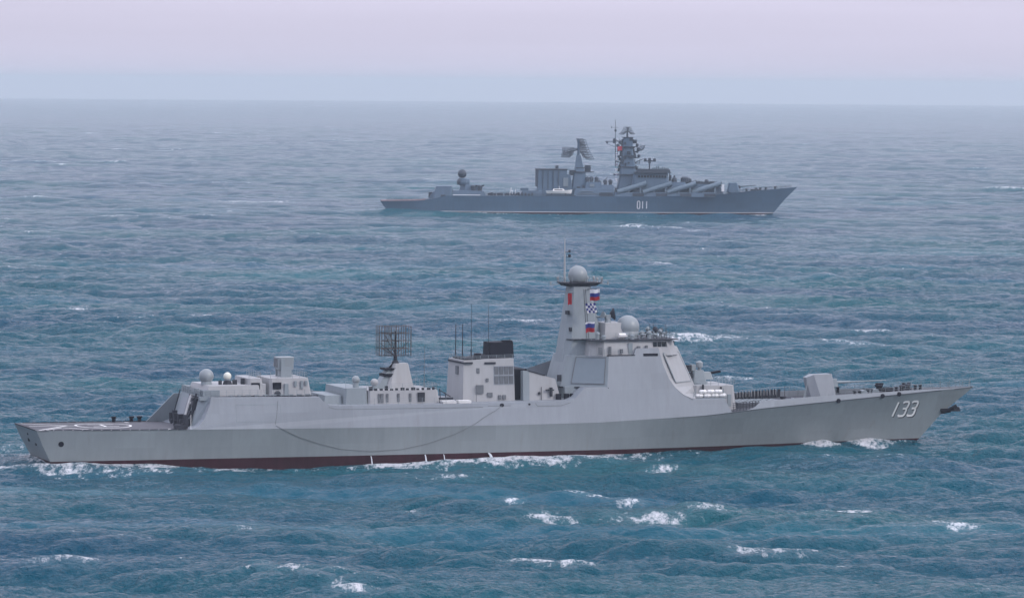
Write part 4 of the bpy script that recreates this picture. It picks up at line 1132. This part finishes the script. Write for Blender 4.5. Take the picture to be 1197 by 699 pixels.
# --- cooling water spouting from the side
for x, w in ((51.9, .09), (60.6, .12), (63.6, .08), (70.9, .22)):
    p = on_hull(x, .8, .05)
    bm = bmesh.new()
    prev = (Vector((p.x, p.y - .05, .62)), w * .6)
    for k in range(1, 7):
        q = Vector((p.x + (.10 * k if w > .2 else 0.0), p.y - .05 - .16 * k, .62 - .06 * k * k))
        tube(bm, prev[0], q, prev[1], w * (.6 + k * .12), 6); prev = (q, w * (.6 + k * .12))
    build('water_spout', bm, M['water_fall'], ship)

# --- stern fittings on the flight deck edge
bm = bmesh.new()
for x, y in ((15.5, 7.3), (18.3, 7.4), (19.6, 7.5)): lathe(bm, (x, y, 5.35), [(.3, 0), (.3, .5), (.42, .6), (.42, .8), (0, .85)], 10)
build('deck_light', bm, M['black'], ship)
bm = bmesh.new(); box(bm, 21.3, 23.0, -7.0, -6.4, 5.3, 5.85); box(bm, 22.8, 23.6, -6.0, -5.2, 5.3, 6.0); lathe(bm, (22.0, -5.6, 5.3), [(.35, 0), (.3, .6), (0, .65)], 10)
build('deck_box', bm, M['dark'], ship)
part('guard_rail', M['white'], ship, (tube, (23.6, -7.8, 5.3), (23.6, -7.8, 7.4), .04, .04, 4))

bm = bmesh.new()
for k in range(11):
    x = 22.6 + rng.random() * 1.6; y = -6.2 + k * 1.15; h = .5 + rng.random() * 1.5
    box(bm, x, x + .5 + rng.random() * .5, y, y + .5 + rng.random() * .3, 5.28, 5.3 + h)
for y in (-5.2, -4.6, 5.0): tube(bm, (24.0, y, 5.3), (25.3, y * .95, 10.4), .09, .09, 5)
build('deck_fitting', bm, M['dark'], ship)

# --- flags on the halyards
def flag(name, p, w, h, bands, label, frame=ship, th=TH1, O=O1, wave=.14, lean=0.0, vertical=False, seed=1, checker=False):
    """p: hoist top corner in ship coordinates, cloth streams aft"""
    bm = bmesh.new(); nu, nv = 16, 12; g = {}
    for i in range(nu + 1):
        for j in range(nv + 1):
            u, v = i / nu, j / nv
            x = -u * w * .97 + lean * v; y = wave * w * math.sin(u * 6.0 + v * 1.4 + seed) * u ** .7
            z = -v * h - .06 * w * u * u + .03 * w * math.sin(u * 8 + seed)
            g[i, j] = bm.verts.new((x, y, z))
    nb = len(bands)
    for i in range(nu):
        for j in range(nv):
            mi = int((j / nv) * nb) if not checker else ((i * 5 // nu) + (j * 4 // nv)) % 2
            f = bm.faces.new((g[i, j], g[i + 1, j], g[i + 1, j + 1], g[i, j + 1])); f.material_index = mi
    ret = bmesh.ops.solidify(bm, geom=bm.faces[:], thickness=0.015)
    me = bpy.data.meshes.new(name); bm.to_mesh(me); bm.free()
    for m in bands: me.materials.append(m)
    o = bpy.data.objects.new(name, me); COL.objects.link(o)
    c, s = math.cos(th), math.sin(th)
    o.location = (O[0] + p[0] * c - p[1] * s, O[1] + p[0] * s + p[1] * c, O[2] + p[2])
    o.rotation_euler = (0, 0, th)
    tag(o, label, 'flag', 'flags flying from the masts')
    return o
flag('flag', (90.15, -5.25, 25.6), 1.6, 1.75, [M['f_white'], M['f_blue'], M['f_red']], 'upper tricolour flag, just under the mast platform of the near destroyer')
flag('flag', (89.2, -5.6, 20.55), 1.55, 1.6, [M['f_white'], M['f_blue'], M['f_blue'], M['f_blue'], M['f_blue'], M['f_red'], M['f_red'], M['f_red'], M['f_red']], 'small tricolour flag, lower one, against the lower mast of the near destroyer', seed=3)
flag('flag', (89.7, -4.5, 23.4), 1.6, 1.5, [M['f_navy'], M['f_white']], 'blue and white chequered signal flag between the two tricolours', seed=2, checker=True, lean=.3, wave=.2)
flag('flag', (85.6, -5.0, 25.0), .75, 1.75, [M['f_red']], 'plain red flag hanging limp at the left edge of the near mast', seed=4, wave=.3)

# ------------------------------------------------------------------ CRUISER
cr = empty('warship', O2, TH2, 'distant dark blue grey missile cruiser with hull number 011, slanted launch tubes and lattice masts', 'warship', 'warships under way')
LD2 = 186.4
K2 = [(0, 5.3), (18, 5.6), (24, 6.6), (29, 7.8), (60, 8.0), (116, 8.0), (140, 8.5), (152, 9.2), (164, 10.6), (175, 11.5), (186, 12.4)]
D2 = [(0, 7.8), (.06, 8.9), (.15, 9.9), (.3, 10.4), (.6, 10.4), (.7, 9.8), (.8, 8.2), (.88, 5.7), (.94, 3.2), (.98, 1.1), (1, .1)]
W2 = [(0, 6.5), (.12, 8.6), (.3, 9.6), (.55, 9.6), (.68, 8.3), (.8, 5.4), (.9, 2.6), (1, .05)]
def k2z(x): return interp(x, K2)
def hull2(s, lev):
    zk = k2z(s * 186); z = (-3.5, .0, .75, .95, zk * .5 + .5, zk)[lev]
    xs = (4, 1.0, .4, .3, -1.6, -3.0)[lev]; xe = (168, 172.5, 173.2, 173.4, 178.2, 183.9)[lev]
    a, b = smoothtab(s, W2), smoothtab(s, D2)
    if s > .975: a, b = interp(s, W2), interp(s, D2)
    y = (a * .8, a, a + .05 * (b - a), a + .06 * (b - a), a + .4 * (b - a), b)[lev]
    return xs + s * (xe - xs), y, z
def hm2(levels, top=False, s0=0, n=70):
    bm = bmesh.new(); g = {}
    for side in (-1, 1):
        for i in range(n + 1):
            for lv in levels:
                x, y, z = hull2(i / n, lv); g[side, i, lv] = bm.verts.new((x, side * y, z))
        for i in range(n):
            for a, b in zip(levels, levels[1:]): face(bm, (g[side, i, a], g[side, i + 1, a], g[side, i + 1, b], g[side, i, b]))
    for a, b in zip(levels, levels[1:]):
        for i in (0, n): face(bm, (g[-1, i, a], g[-1, i, b], g[1, i, b], g[1, i, a]))
    if top:
        for i in range(n): face(bm, (g[-1, i, levels[-1]], g[-1, i + 1, levels[-1]], g[1, i + 1, levels[-1]], g[1, i, levels[-1]]))
    return bm
bm = hm2((3, 4, 5)); bmesh.ops.recalc_face_normals(bm, faces=bm.faces); H2B = BVHTree.FromBMesh(bm)
h2 = build('hull', bm, M['shull'], cr); setsmooth(h2, 30)
setsmooth(build('waterline_stripe', hm2((2, 3)), M['f_white'], cr), 30)
u2 = build('underwater_hull', hm2((0, 1, 2)), M['red'], cr); setsmooth(u2, 30)
def deck2(name, x0, x1, mat, dz=-.02):
    bm = bmesh.new(); prev = None
    for k in range(31):
        s = (x0 + (x1 - x0) * k / 30) / 186.0; x, y, z = hull2(s, 5); y = max(.02, y - .03)
        cur = [bm.verts.new((x, -y, z + dz)), bm.verts.new((x, y, z + dz))]
        if prev: face(bm, (prev[0], cur[0], cur[1], prev[1]))
        prev = cur
    return build(name, bm, mat, cr)
deck2('flight_deck', 0.4, 20, M['sdeck']); deck2('main_deck', 20.1, 185.5, M['sdark'])
on2 = lambda x, z, off=.03: (lambda h: None if h[0] is None else Vector((h[0].x, h[0].y - off, h[0].z)))(H2B.ray_cast(Vector((x, -40, z)), Vector((0, 1, 0))))
number('011', 111.5, 2.6, 1.25, 3.3, .55, .42, 0, M['f_white'], on2, .06, 'hull_number', h2)
S = M['sgrey']; Dk = M['sdark']
# hangar and aft weapon deck
bm = bmesh.new(); frust(bm, 20.0, 29.5, 7.8, 5.4, 22.0, 29.0, 7.0, 12.0, 0, .8); frust(bm, 17.8, 22, 5.5, 5.4, 20.6, 22.5, 5.0, 9.5)
hg = build('hangar', bm, S, cr); part('hangar_door', Dk, hg, (box, 18.6, 21.4, -3.2, 3.2, 5.7, 9.2)); part('opening', Dk, hg, (box, 24, 26, -7.9, -7.2, 6.2, 8.2))
part('aft_deckhouse', S, cr, (frust, 29.0, 44.2, 6.5, 7.6, 29.5, 43.0, 6.0, 10.0), (frust, 34.5, 42.3, 3.6, 10.0, 35, 42, 3.0, 12.6))
fr = part('fire_control_radar', S, cr, (frust, 32.2, 36.4, 2.0, 10.0, 33.0, 36.0, 1.6, 12.2), (lathe, (34.2, 0, 12.0), [(1.5, 0), (2.6, .6), (2.9, 1.6), (2.7, 3.0), (1.9, 3.4)], 16), smooth=False)
part('radome', Dk, fr, (lathe, (33.6, 0, 17.4), domeprof(2.0, -1.2, 8), 18), smooth=True)
part('dish', Dk, fr, (tube, (32.0, -1.5, 14.0), (31.4, -1.8, 14.2), 1.6, .5, 14))
for x in (38.5, 41.5): part('missile_launcher', Dk, cr, (lathe, (x, -4.2, 10.0), [(.9, 0), (.9, .8), (1.1, .9), (1.1, 2.2), (.3, 2.6), (0, 2.6)], 12), (tube, (x, -4.2, 11.8), (x + 1.8, -4.6, 12.4), .35, .35, 6))
part('awning', M['f_white'], cr, (box, 29.3, 41.5, -9.9, -9.2, 8.05, 8.3))
# low deck with launcher lids
bm = bmesh.new()
rg = random.Random(9)
for k in range(14):
    x = 44.8 + k * 1.5; box(bm, x, x + .8, -8.6 + rg.random(), -7.6, 8.0, 8.6 + rg.random() * .9)
build('deck_fitting', bm, Dk, cr)
for i in range(4):
    part('missile_hatch', Dk, cr, (lathe, (47 + i * 3.6, 0, 8.0), [(1.5, 0), (1.5, .8), (1.2, 1.1), (0, 1.15)], 14))
part('twin_crane', M['f_white'], cr, (tube, (54.6, -7.5, 8.2), (55.2, -7.5, 11.6), .12, .08, 5), (tube, (56.0, -7.5, 8.2), (55.4, -7.5, 11.6), .12, .08, 5), (tube, (57.0, -7.5, 8.2), (57.4, -7.5, 11.0), .1, .08, 5))
part('boat_deck_house', S, cr, (frust, 58.8, 70, 7.4, 7.6, 60.5, 69, 7.0, 10.2), (box, 59.5, 63.0, -6.2, -3, 10.2, 11.4))
# twin funnel block
fn2 = part('funnel', S, cr, (frust, 67.0, 80.3, 5.4, 7.8, 67.6, 80.2, 5.0, 19.5), (frust, 78.6, 83.2, 5.2, 7.8, 79.2, 81.8, 4.6, 17.5))
part('funnel_cap', Dk, fn2, (box, 66.4, 80.5, -5.3, 5.3, 19.4, 20.0), (box, 75.3, 76.6, -2, 2, 20.0, 21.4), (box, 66.5, 67.6, -5.0, 5.0, 12.0, 19.4))
part('vent', M['array'], fn2, (box, 78.6, 80.8, -5.7, -4.8, 12.2, 16.0))
bm = bmesh.new(); 
for k in range(4): box(bm, 69.4 + k * 2.3, 69.6 + k * 2.3, -5.55, -5.1, 11.0, 19.2)
build('stiffener', bm, Dk, fn2)
# aft lattice tower with paired radars
am = part('aft_mast', S, cr, (frust, 82.0, 90.0, 4.0, 7.8, 83.6, 88.6, 2.8, 18.6, 0, .6), (frust, 83.8, 88.2, 2.2, 18.6, 84.6, 86.6, .9, 26.0), (tube, (85.6, 0, 26), (85.5, 0, 33.4), .65, .4, 8))
part('platform', Dk, am, (box, 83.0, 92.4, -3.4, 3.4, 18.4, 18.8), (box, 84.4, 91.2, -2.0, 2.0, 20.2, 20.6), (box, 88.4, 91.0, -1.4, 1.4, 18.8, 21.6), (box, 81.6, 84.4, -2.2, 2.2, 17.0, 19.4))
def lattice(name, parent, c, w, h, tx, cx=0, mat=Dk, ny=6, nz=6, yaw=0.65):
    bm = bmesh.new(); c = Vector(c); ca, sa = math.cos(tx), math.sin(tx)
    ax = Vector((ca, 0, sa)); ay = Vector((math.sin(yaw), -math.cos(yaw), 0))
    q = lambda u, v: tuple(c + ax * (u * h) + ay * (v * w) + Vector((-sa, 0, ca)) * (.35 * (v * 2) ** 2 + .35 * (u * 2) ** 2))
    for i in range(nz + 1):
        for j in range(ny):
            tube(bm, q(i / nz - .5, j / ny - .5), q(i / nz - .5, (j + 1) / ny - .5), .13, .13, 4)
    for j in range(ny + 1):
        for i in range(nz):
            tube(bm, q(i / nz - .5, j / ny - .5), q((i + 1) / nz - .5, j / ny - .5), .13, .13, 4)
    return build(name, bm, mat, parent)
lattice('radar_antenna', am, (88.2, 0, 28.4), 5.5, 9.6, R(-66), nz=8)
lattice('radar_antenna', am, (87.0, 0, 29.0), 4.5, 9.0, R(-70), nz=6)
lattice('radar_antenna', am, (81.3, 0, 27.6), 5.6, 3.6, R(80), nz=6, ny=8, yaw=1.1)
lattice('radar_antenna', am, (80.9, 0, 26.3), 4.6, 3.0, R(70), nz=5, ny=8, yaw=1.0)
part('antenna_arm', Dk, am, (tube, (85.4, 0, 28.6), (80.4, 0, 27.2), .35, .25, 6), (tube, (85.5, 0, 32.4), (88.6, 0, 30.0), .2, .2, 6), (tube, (85.5, 0, 27.6), (88.0, 0, 26.8), .25, .2, 6), (tube, (85.5, 0, 29), (80.6, 0, 28.6), .2, .2, 5))
# clutter between masts
bm = bmesh.new()
frust(bm, 83.0, 101.5, 8.4, 7.8, 84.0, 101.0, 7.6, 11.4); frust(bm, 88.5, 96.0, 5.5, 11.4, 89.0, 95.5, 5.0, 14.2); frust(bm, 95.5, 101.5, 5.5, 11.4, 96, 101, 5, 13.0)
ms = build('midship_house', bm, S, cr)
bm = bmesh.new()
for x, z in ((89.5, 14.2), (91.3, 14.2), (93.6, 14.2), (97.5, 13), (99.8, 13.0), (94.9, 12.6)): lathe(bm, (x, -3.5, z), [(.8, 0), (.7, .8), (1.0, 1.0), (.9, 2.0), (.2, 2.5)], 8)
for x in (88.8, 92.4, 96.8): tube(bm, (x, -4, 14), (x + 1.6, -4, 16.4), .15, .12, 5)
build('deck_fitting', bm, Dk, ms)
bm = bmesh.new(); box(bm, 85.0, 99.0, -8.5, -8.1, 9.0, 9.2); box(bm, 90.5, 92.5, -5.8, -5.2, 12.2, 13.4); box(bm, 86, 92, -8.4, -8.0, 10.0, 10.2)
build('ledge', bm, M['array'], ms)
part('opening', Dk, ms, (box, 94.6, 100.6, -8.6, -8.0, 8.1, 9.6))
# main mast pyramid and bridge
mm = part('main_mast', S, cr, (frust, 102.8, 113.6, 4.2, 11, 104.2, 112.2, 3.6, 17.6, 0, .8), (frust, 103.8, 111.6, 3.4, 17.6, 105.4, 109.6, 1.8, 30.0, 0, .8), (frust, 105.2, 110.0, 2.4, 30.0, 105.6, 109.4, 2.2, 34.0, 0, .5))
part('platform', Dk, mm, (box, 101.4, 114.8, -4.6, 4.6, 17.3, 17.8), (box, 103.4, 112.2, -3.6, 3.6, 20.8, 21.2), (box, 104.0, 111.2, -3.0, 3.0, 25.6, 26.0), (box, 104.4, 110.8, -2.8, 2.8, 29.8, 30.2), (box, 105.0, 110, -2.6, 2.6, 34.0, 34.3))
tr = part('radar_pedestal', Dk, mm, (tube, (107.4, 0, 34.2), (107.4, 0, 37.0), .45, .35, 8))
lattice('radar_antenna', tr, (106.5, 0, 36.8), 3.4, 3.8, R(55), nz=4, ny=5); lattice('radar_antenna', tr, (108.3, 0, 36.9), 3.0, 3.6, R(-60), nz=4, ny=5)
bm = bmesh.new()
for x, z, r_ in ((112.4, 28.0, .9), (111.8, 30.0, .7), (103.2, 29.6, .8), (112.6, 25.2, .7), (103.6, 25.0, .6), (104.2, 31.2, .8), (111.0, 31.8, .7)):
    lathe(bm, (x, -1.4, z), [(r_ * .5, 0), (r_, r_ * .5), (r_, r_ * 1.6), (r_ * .3, r_ * 2.1)], 8); tube(bm, (x, -1.4, z), (107.5, -1, z - .5), .25, .25, 5)
for x0, z0 in ((111.4, 27.6), (111.4, 23.2)): tube(bm, (x0, 0, z0), (x0 + 3.4, 0, z0 + 1.4), .22, .15, 5)
build('antenna', bm, Dk, mm)
lattice('radar_antenna', mm, (114.2, 0, 29.2), 3.2, 2.6, R(60), nz=4, ny=4)
part('pole_mast', Dk, mm, (tube, (102.2, 0, 21.0), (102.0, 0, 42.0), .22, .10, 6), (tube, (102.2, 0, 24.0), (105.6, 0, 22.0), .15, .15, 5), (tube, (102.2, 0, 33.0), (105.6, 0, 31.5), .15, .15, 5),
     (tube, (97.4, 0, 32.2), (105.4, 0, 32.4), .18, .14, 5), (tube, (99.0, 0, 31.0), (102.2, 0, 29.6), .1, .1, 4), (tube, (101.0, 0, 38.5), (103.4, 0, 38.5), .09, .09, 4), (lathe, (102.1, 0, 36.6), [(.2, 0), (.55, .2), (.5, 1.0), (.1, 1.3)], 7), (lathe, (98.4, 0, 31.2), [(.1, 0), (.5, .3), (.4, 1.2), (.1, 1.4)], 7), (lathe, (101.6, 0, 31.4), [(.2, 0), (.8, .3), (.7, 2.0), (.2, 2.4)], 7), (lathe, (100.4, 0, 38.3), [(.2, 0), (.35, .3), (.1, .7)], 6))
fwp = ms
br = part('bridge', S, cr, (frust, 108.5, 126.4, 7.2, 8.4, 110.0, 125.4, 6.6, 17.8, 0, 1.2), (frust, 111.0, 125.2, 6.2, 17.8, 111.4, 125.6, 6.6, 19.4, 0, 1.0))
part('bridge_wing', Dk, br, (box, 110.4, 126.6, -8.4, 8.4, 18.5, 18.9), (box, 111.4, 126.2, -7.6, -7.3, 18.9, 20.0), (box, 111.4, 126.0, 7.3, 7.6, 18.9, 20.0))
bm = bmesh.new()
for k in range(9): box(bm, 118.4 + k * .85, 118.8 + k * .85, -6.0 + rg.random() * 2, -5.2, 19.2, 20.6 + rg.random() * 1.1)
build('signal_lamp', bm, Dk, br)
part('navigation_radar', Dk, br, (tube, (117.4, -1, 19.4), (117.4, -1, 23.4), .4, .3, 8), (box, 114.9, 120.2, -1.6, -.6, 23.4, 24.0), (box, 116.8, 118.0, -1.6, -.4, 22.6, 25.0), (box, 114.9, 116.0, -1.6, -.6, 23.4, 24.8), (box, 119.0, 120.2, -1.6, -.6, 23.4, 24.8))
bm = bmesh.new()
for k in range(46):
    z = 18.4 + rg.random() * 14.5; hw = 4.0 - (z - 17.6) * .13; side = rg.choice((-1, 0, 1))
    x = 107.6 + (side * hw if side else (rg.random() - .5) * hw * 1.6); y = -(3.4 - (z - 17.6) * .11) - .2 if side == 0 else -1.5 + rg.random() * 2
    w = .35 + rg.random() * .5
    box(bm, x - w, x + w, y - w * .6, y + w, z, z + .5 + rg.random() * 1.1)
build('antenna_housing', bm, Dk, mm)
bm = bmesh.new()
for z, w in ((22.6, 5.4), (27.4, 4.6), (31.6, 3.9)):
    tube(bm, (107.6 - w, -1.2, z + .6), (107.6 + w, -1.2, z), .16, .16, 5)
    for q in (-1, -.6, .6, 1): tube(bm, (107.6 + q * w, -1.2, z - .2), (107.6 + q * w, -1.2, z + 1.8), .14, .1, 5)
build('yardarm', bm, Dk, mm)
bm = bmesh.new()
for k in range(10): box(bm, 112.0 + k * 1.3, 112.9 + k * 1.3, -7.0, -6.2, 16.4 , 17.3)
build('window', bm, M['glass'], br)
bm = bmesh.new()
for k in range(34):
    x = 84 + rg.random() * 62; zt = 11.4 if x < 101 else 9.8 if x < 109 else 17.0 if x < 125 else 14.0 if x < 133 else 13.4
    w = .3 + rg.random() * .6; y = -5.0 + rg.random() * 2
    box(bm, x, x + w * 2, y - w, y + w, zt - .4, zt + .4 + rg.random() * 1.5)
build('deck_fitting', bm, Dk, fwp)
# forward structures and launch tubes
bm = bmesh.new()
frust(bm, 101.5, 146.5, 9.3, 7.9, 101.5, 146.0, 9.0, 9.8); frust(bm, 125.2, 134.6, 6.4, 9.8, 125.6, 133.2, 5.6, 14.4, 0, .6); frust(bm, 134.0, 150.4, 6.0, 8.8, 134.0, 148.4, 5.4, 13.6)
fw = build('forward_house', bm, S, cr)
for x in (97.8, 109.6, 120.0, 130.9, 141.6):
    if x < 101: continue
    part('recess', Dk, fw, (box, x - .2, x + 4.8, -9.5, -8.9, 8.15, 9.45))
tube_bm = bmesh.new()
tube(tube_bm, (0, 0, 0), (12.4, 0, 3.9), 1.08, 1.08, 16); tube(tube_bm, (-.25, 0, -.08), (.02, 0, 0), 1.16, 1.16, 16); tube(tube_bm, (12.2, 0, 3.84), (12.6, 0, 3.96), 1.18, 1.18, 16)
for k in (3.0, 6.4, 9.8): tube(tube_bm, (k, 0, k * .3145), (k + .3, 0, (k + .3) * .3145), 1.16, 1.16, 16)
box(tube_bm, 4.5, 5.1, -.7, .7, -.6, 1.0); box(tube_bm, 9.6, 10.2, -.7, .7, -.9, 2.6)
t0 = build('launch_tube', tube_bm, M['array'], cr, smooth=False); setsmooth(t0, 35); t0.data.materials[0] = M['tube']
first = True
for x in (103.0, 114.3, 125.2, 136.4):
    for y in (-8.6, -6.6, 6.6, 8.6):
        o = t0 if first else t0.copy()
        if not first: COL.objects.link(o); o.parent = cr
        first = False
        yy = y if x < 130 else y * (.97 if x < 136 else .88)
        o.location = (x, yy, 9.9 if x < 136 else 10.0)
bm = bmesh.new()
lathe(bm, (128.6, -1, 14.4), [(1.2, 0), (1.0, 1.6), (.5, 2.0), (.3, 3.0)], 10); box(bm, 126.4, 127.2, -3, 0, 14.4, 17.4); tube(bm, (126.3, -2, 15.0), (126.5, -2, 19.4), .3, .15, 6)
lathe(bm, (133.2, -2.5, 13.6), [(.9, 0), (1.8, 1.0), (1.9, 2.6), (1.2, 3.2)], 10); lathe(bm, (135.2, 1.5, 13.6), [(.9, 0), (1.4, .8), (1.3, 2.0), (.6, 2.6)], 10)
lathe(bm, (143.0, -2, 13.6), [(1.0, 0), (1.1, .8), (.7, 2.0)], 10); lathe(bm, (138.2, -2, 13.6), [(.9, 0), (1.0, .8), (.6, 1.5)], 10); box(bm, 138.5, 149.6, -4.4, -4.2, 13.6, 14.6)
tube(bm, (150.0, -4, 9.5), (150.4, -4, 13.6), .18, .1, 5)
for k in range(10): box(bm, 136.5 + k * 1.3, 136.9 + k * 1.3 + rg.random() * .5, -4.0, -3.0, 13.6, 14.0 + rg.random())
build('rocket_launcher', bm, Dk, cr)
part('screen', M['f_white'], cr, (box, 149.3, 150.5, -7.0, -6.6, 10.4, 13.6)) 
# bow gun
bg_ = part('main_gun', M['array'], cr, (lathe, (155.4, 0, 9.2), [(2.7, 0), (2.7, .6)], 20), (frust, 152.2, 158.3, 2.3, 9.8, 153.0, 156.8, 1.7, 14.2, 0, .7)); bg_.data.materials[0] = M['shull']
part('gun_barrel', Dk, bg_, (tube, (157.4, -.5, 12.4), (165.2, -.5, 13.1), .2, .14, 8), (tube, (157.4, .5, 12.4), (165.2, .5, 13.1), .2, .14, 8), (frust, 156.8, 158.6, 1.0, 11.6, 156.8, 158.2, .8, 13.0))
bm = bmesh.new()
for x in (162.5, 166.8, 168.6, 171.2, 175.4): 
    z = k2z(x); lathe(bm, (x - 1.5, -2.2 * (1 - (x - 160) / 40), z - .1), [(.7, 0), (.5, .4), (.5, 1.1), (.8, 1.3), (0, 1.4)], 8)
box(bm, 163.0, 167.5, -1.6, 1.6, 10.4, 11.4)
build('windlass', bm, Dk, cr)
bm = bmesh.new()
for sgn in (-1, 1):
    prev = None
    for s in np.linspace(.80, .985, 16):
        x, y, z = hull2(s, 5); p = Vector((x, sgn * (y - .15), z))
        if prev is not None: rail(bm, [prev, p], 1.1, 2.2, .05)
        prev = p
for sgn in (-1, 1):
    rail(bm, [(0, sgn * 7.8, 5.4), (18, sgn * 9.3, 5.6)], .5, 2.2, .05); rail(bm, [(44, sgn * 10.1, 8.0), (82, sgn * 10.2, 8.1)], 1.0, 2.4, .05)
build('guard_rail', bm, Dk, cr)
bm = bmesh.new()
a, b = Vector((102.8, -3.5, 28.0)), Vector((102.8, -5.5, 13.0))
tube(bm, a, b, .06, .06, 4)
build('halyard', bm, Dk, mm)
# signal string
rgs = random.Random(2)
c2, s2 = math.cos(TH2), math.sin(TH2)
for k in range(6):
    t = (k + .3) / 6.5; p = a.lerp(b, t)
    flag('signal_flag', (p.x + .1, p.y, p.z), .95, 1.1, [M['f_white'], M['f_white'] if k % 2 else M['f_blue'], M['f_white']],
         ['topmost', 'second', 'third', 'fourth', 'fifth', 'lowest'][k] + ' pale signal flag in the string hanging by the distant cruiser\'s main mast', th=TH2, O=O2, seed=k, wave=.3)['group'] = 'signal flags on the far mast'
flag('flag', (104.9, -4.0, 30.2), 2.2, 1.9, [M['f_pink']], 'small faded red flag beside the top of the distant cruiser\'s main mast', th=TH2, O=O2, seed=5)

# ship's launch stowed on the cruiser's side deck
def w2(p): return (O2[0] + p[0] * c2 - p[1] * s2, O2[1] + p[0] * s2 + p[1] * c2, O2[2] + p[2])
bt = empty('motor_launch', w2((76.3, -9.0, 8.9)), TH2, 'small white motor launch stowed on chocks below the distant cruiser\'s funnel', 'boat')
bm = bmesh.new()
st = [(-5.6, 1.1, 1.3), (-3, 1.45, 1.35), (1, 1.5, 1.45), (4, 1.0, 1.65), (6.2, .1, 1.95)]
rows = []
for x, y, z in st:
    rows.append([bm.verts.new(v) for v in ((x, -y, z), (x * .93, -y * .65, .25), (x * .9, 0, 0), (x * .93, y * .65, .25), (x, y, z))])
for a_, b_ in zip(rows, rows[1:]):
    for i in range(4): face(bm, (a_[i], b_[i], b_[i + 1], a_[i + 1]))
    face(bm, (a_[0], a_[4], b_[4], b_[0]))
face(bm, rows[0])
build('hull', bm, M['white'], bt)
part('cabin', M['white'], bt, (frust, -2.6, 3.2, 1.0, 1.3, -2.2, 2.2, .8, 2.3)); part('windscreen', M['glass'], bt, (box, -1.8, 1.8, -.99, -.9, 1.7, 2.05))
part('mast', M['f_white'], bt, (tube, (.6, 0, 2.2), (.2, 0, 3.6), .1, .06, 5))
part('boat_chock', Dk, cr, (box, 73.0, 73.6, -10.0, -8.0, 8.0, 9.1), (box, 79.2, 79.8, -10.0, -8.0, 8.0, 9.1), (box, 70.5, 84.0, -10.1, -9.9, 8.0, 8.3))
print('objects', len(bpy.data.objects))
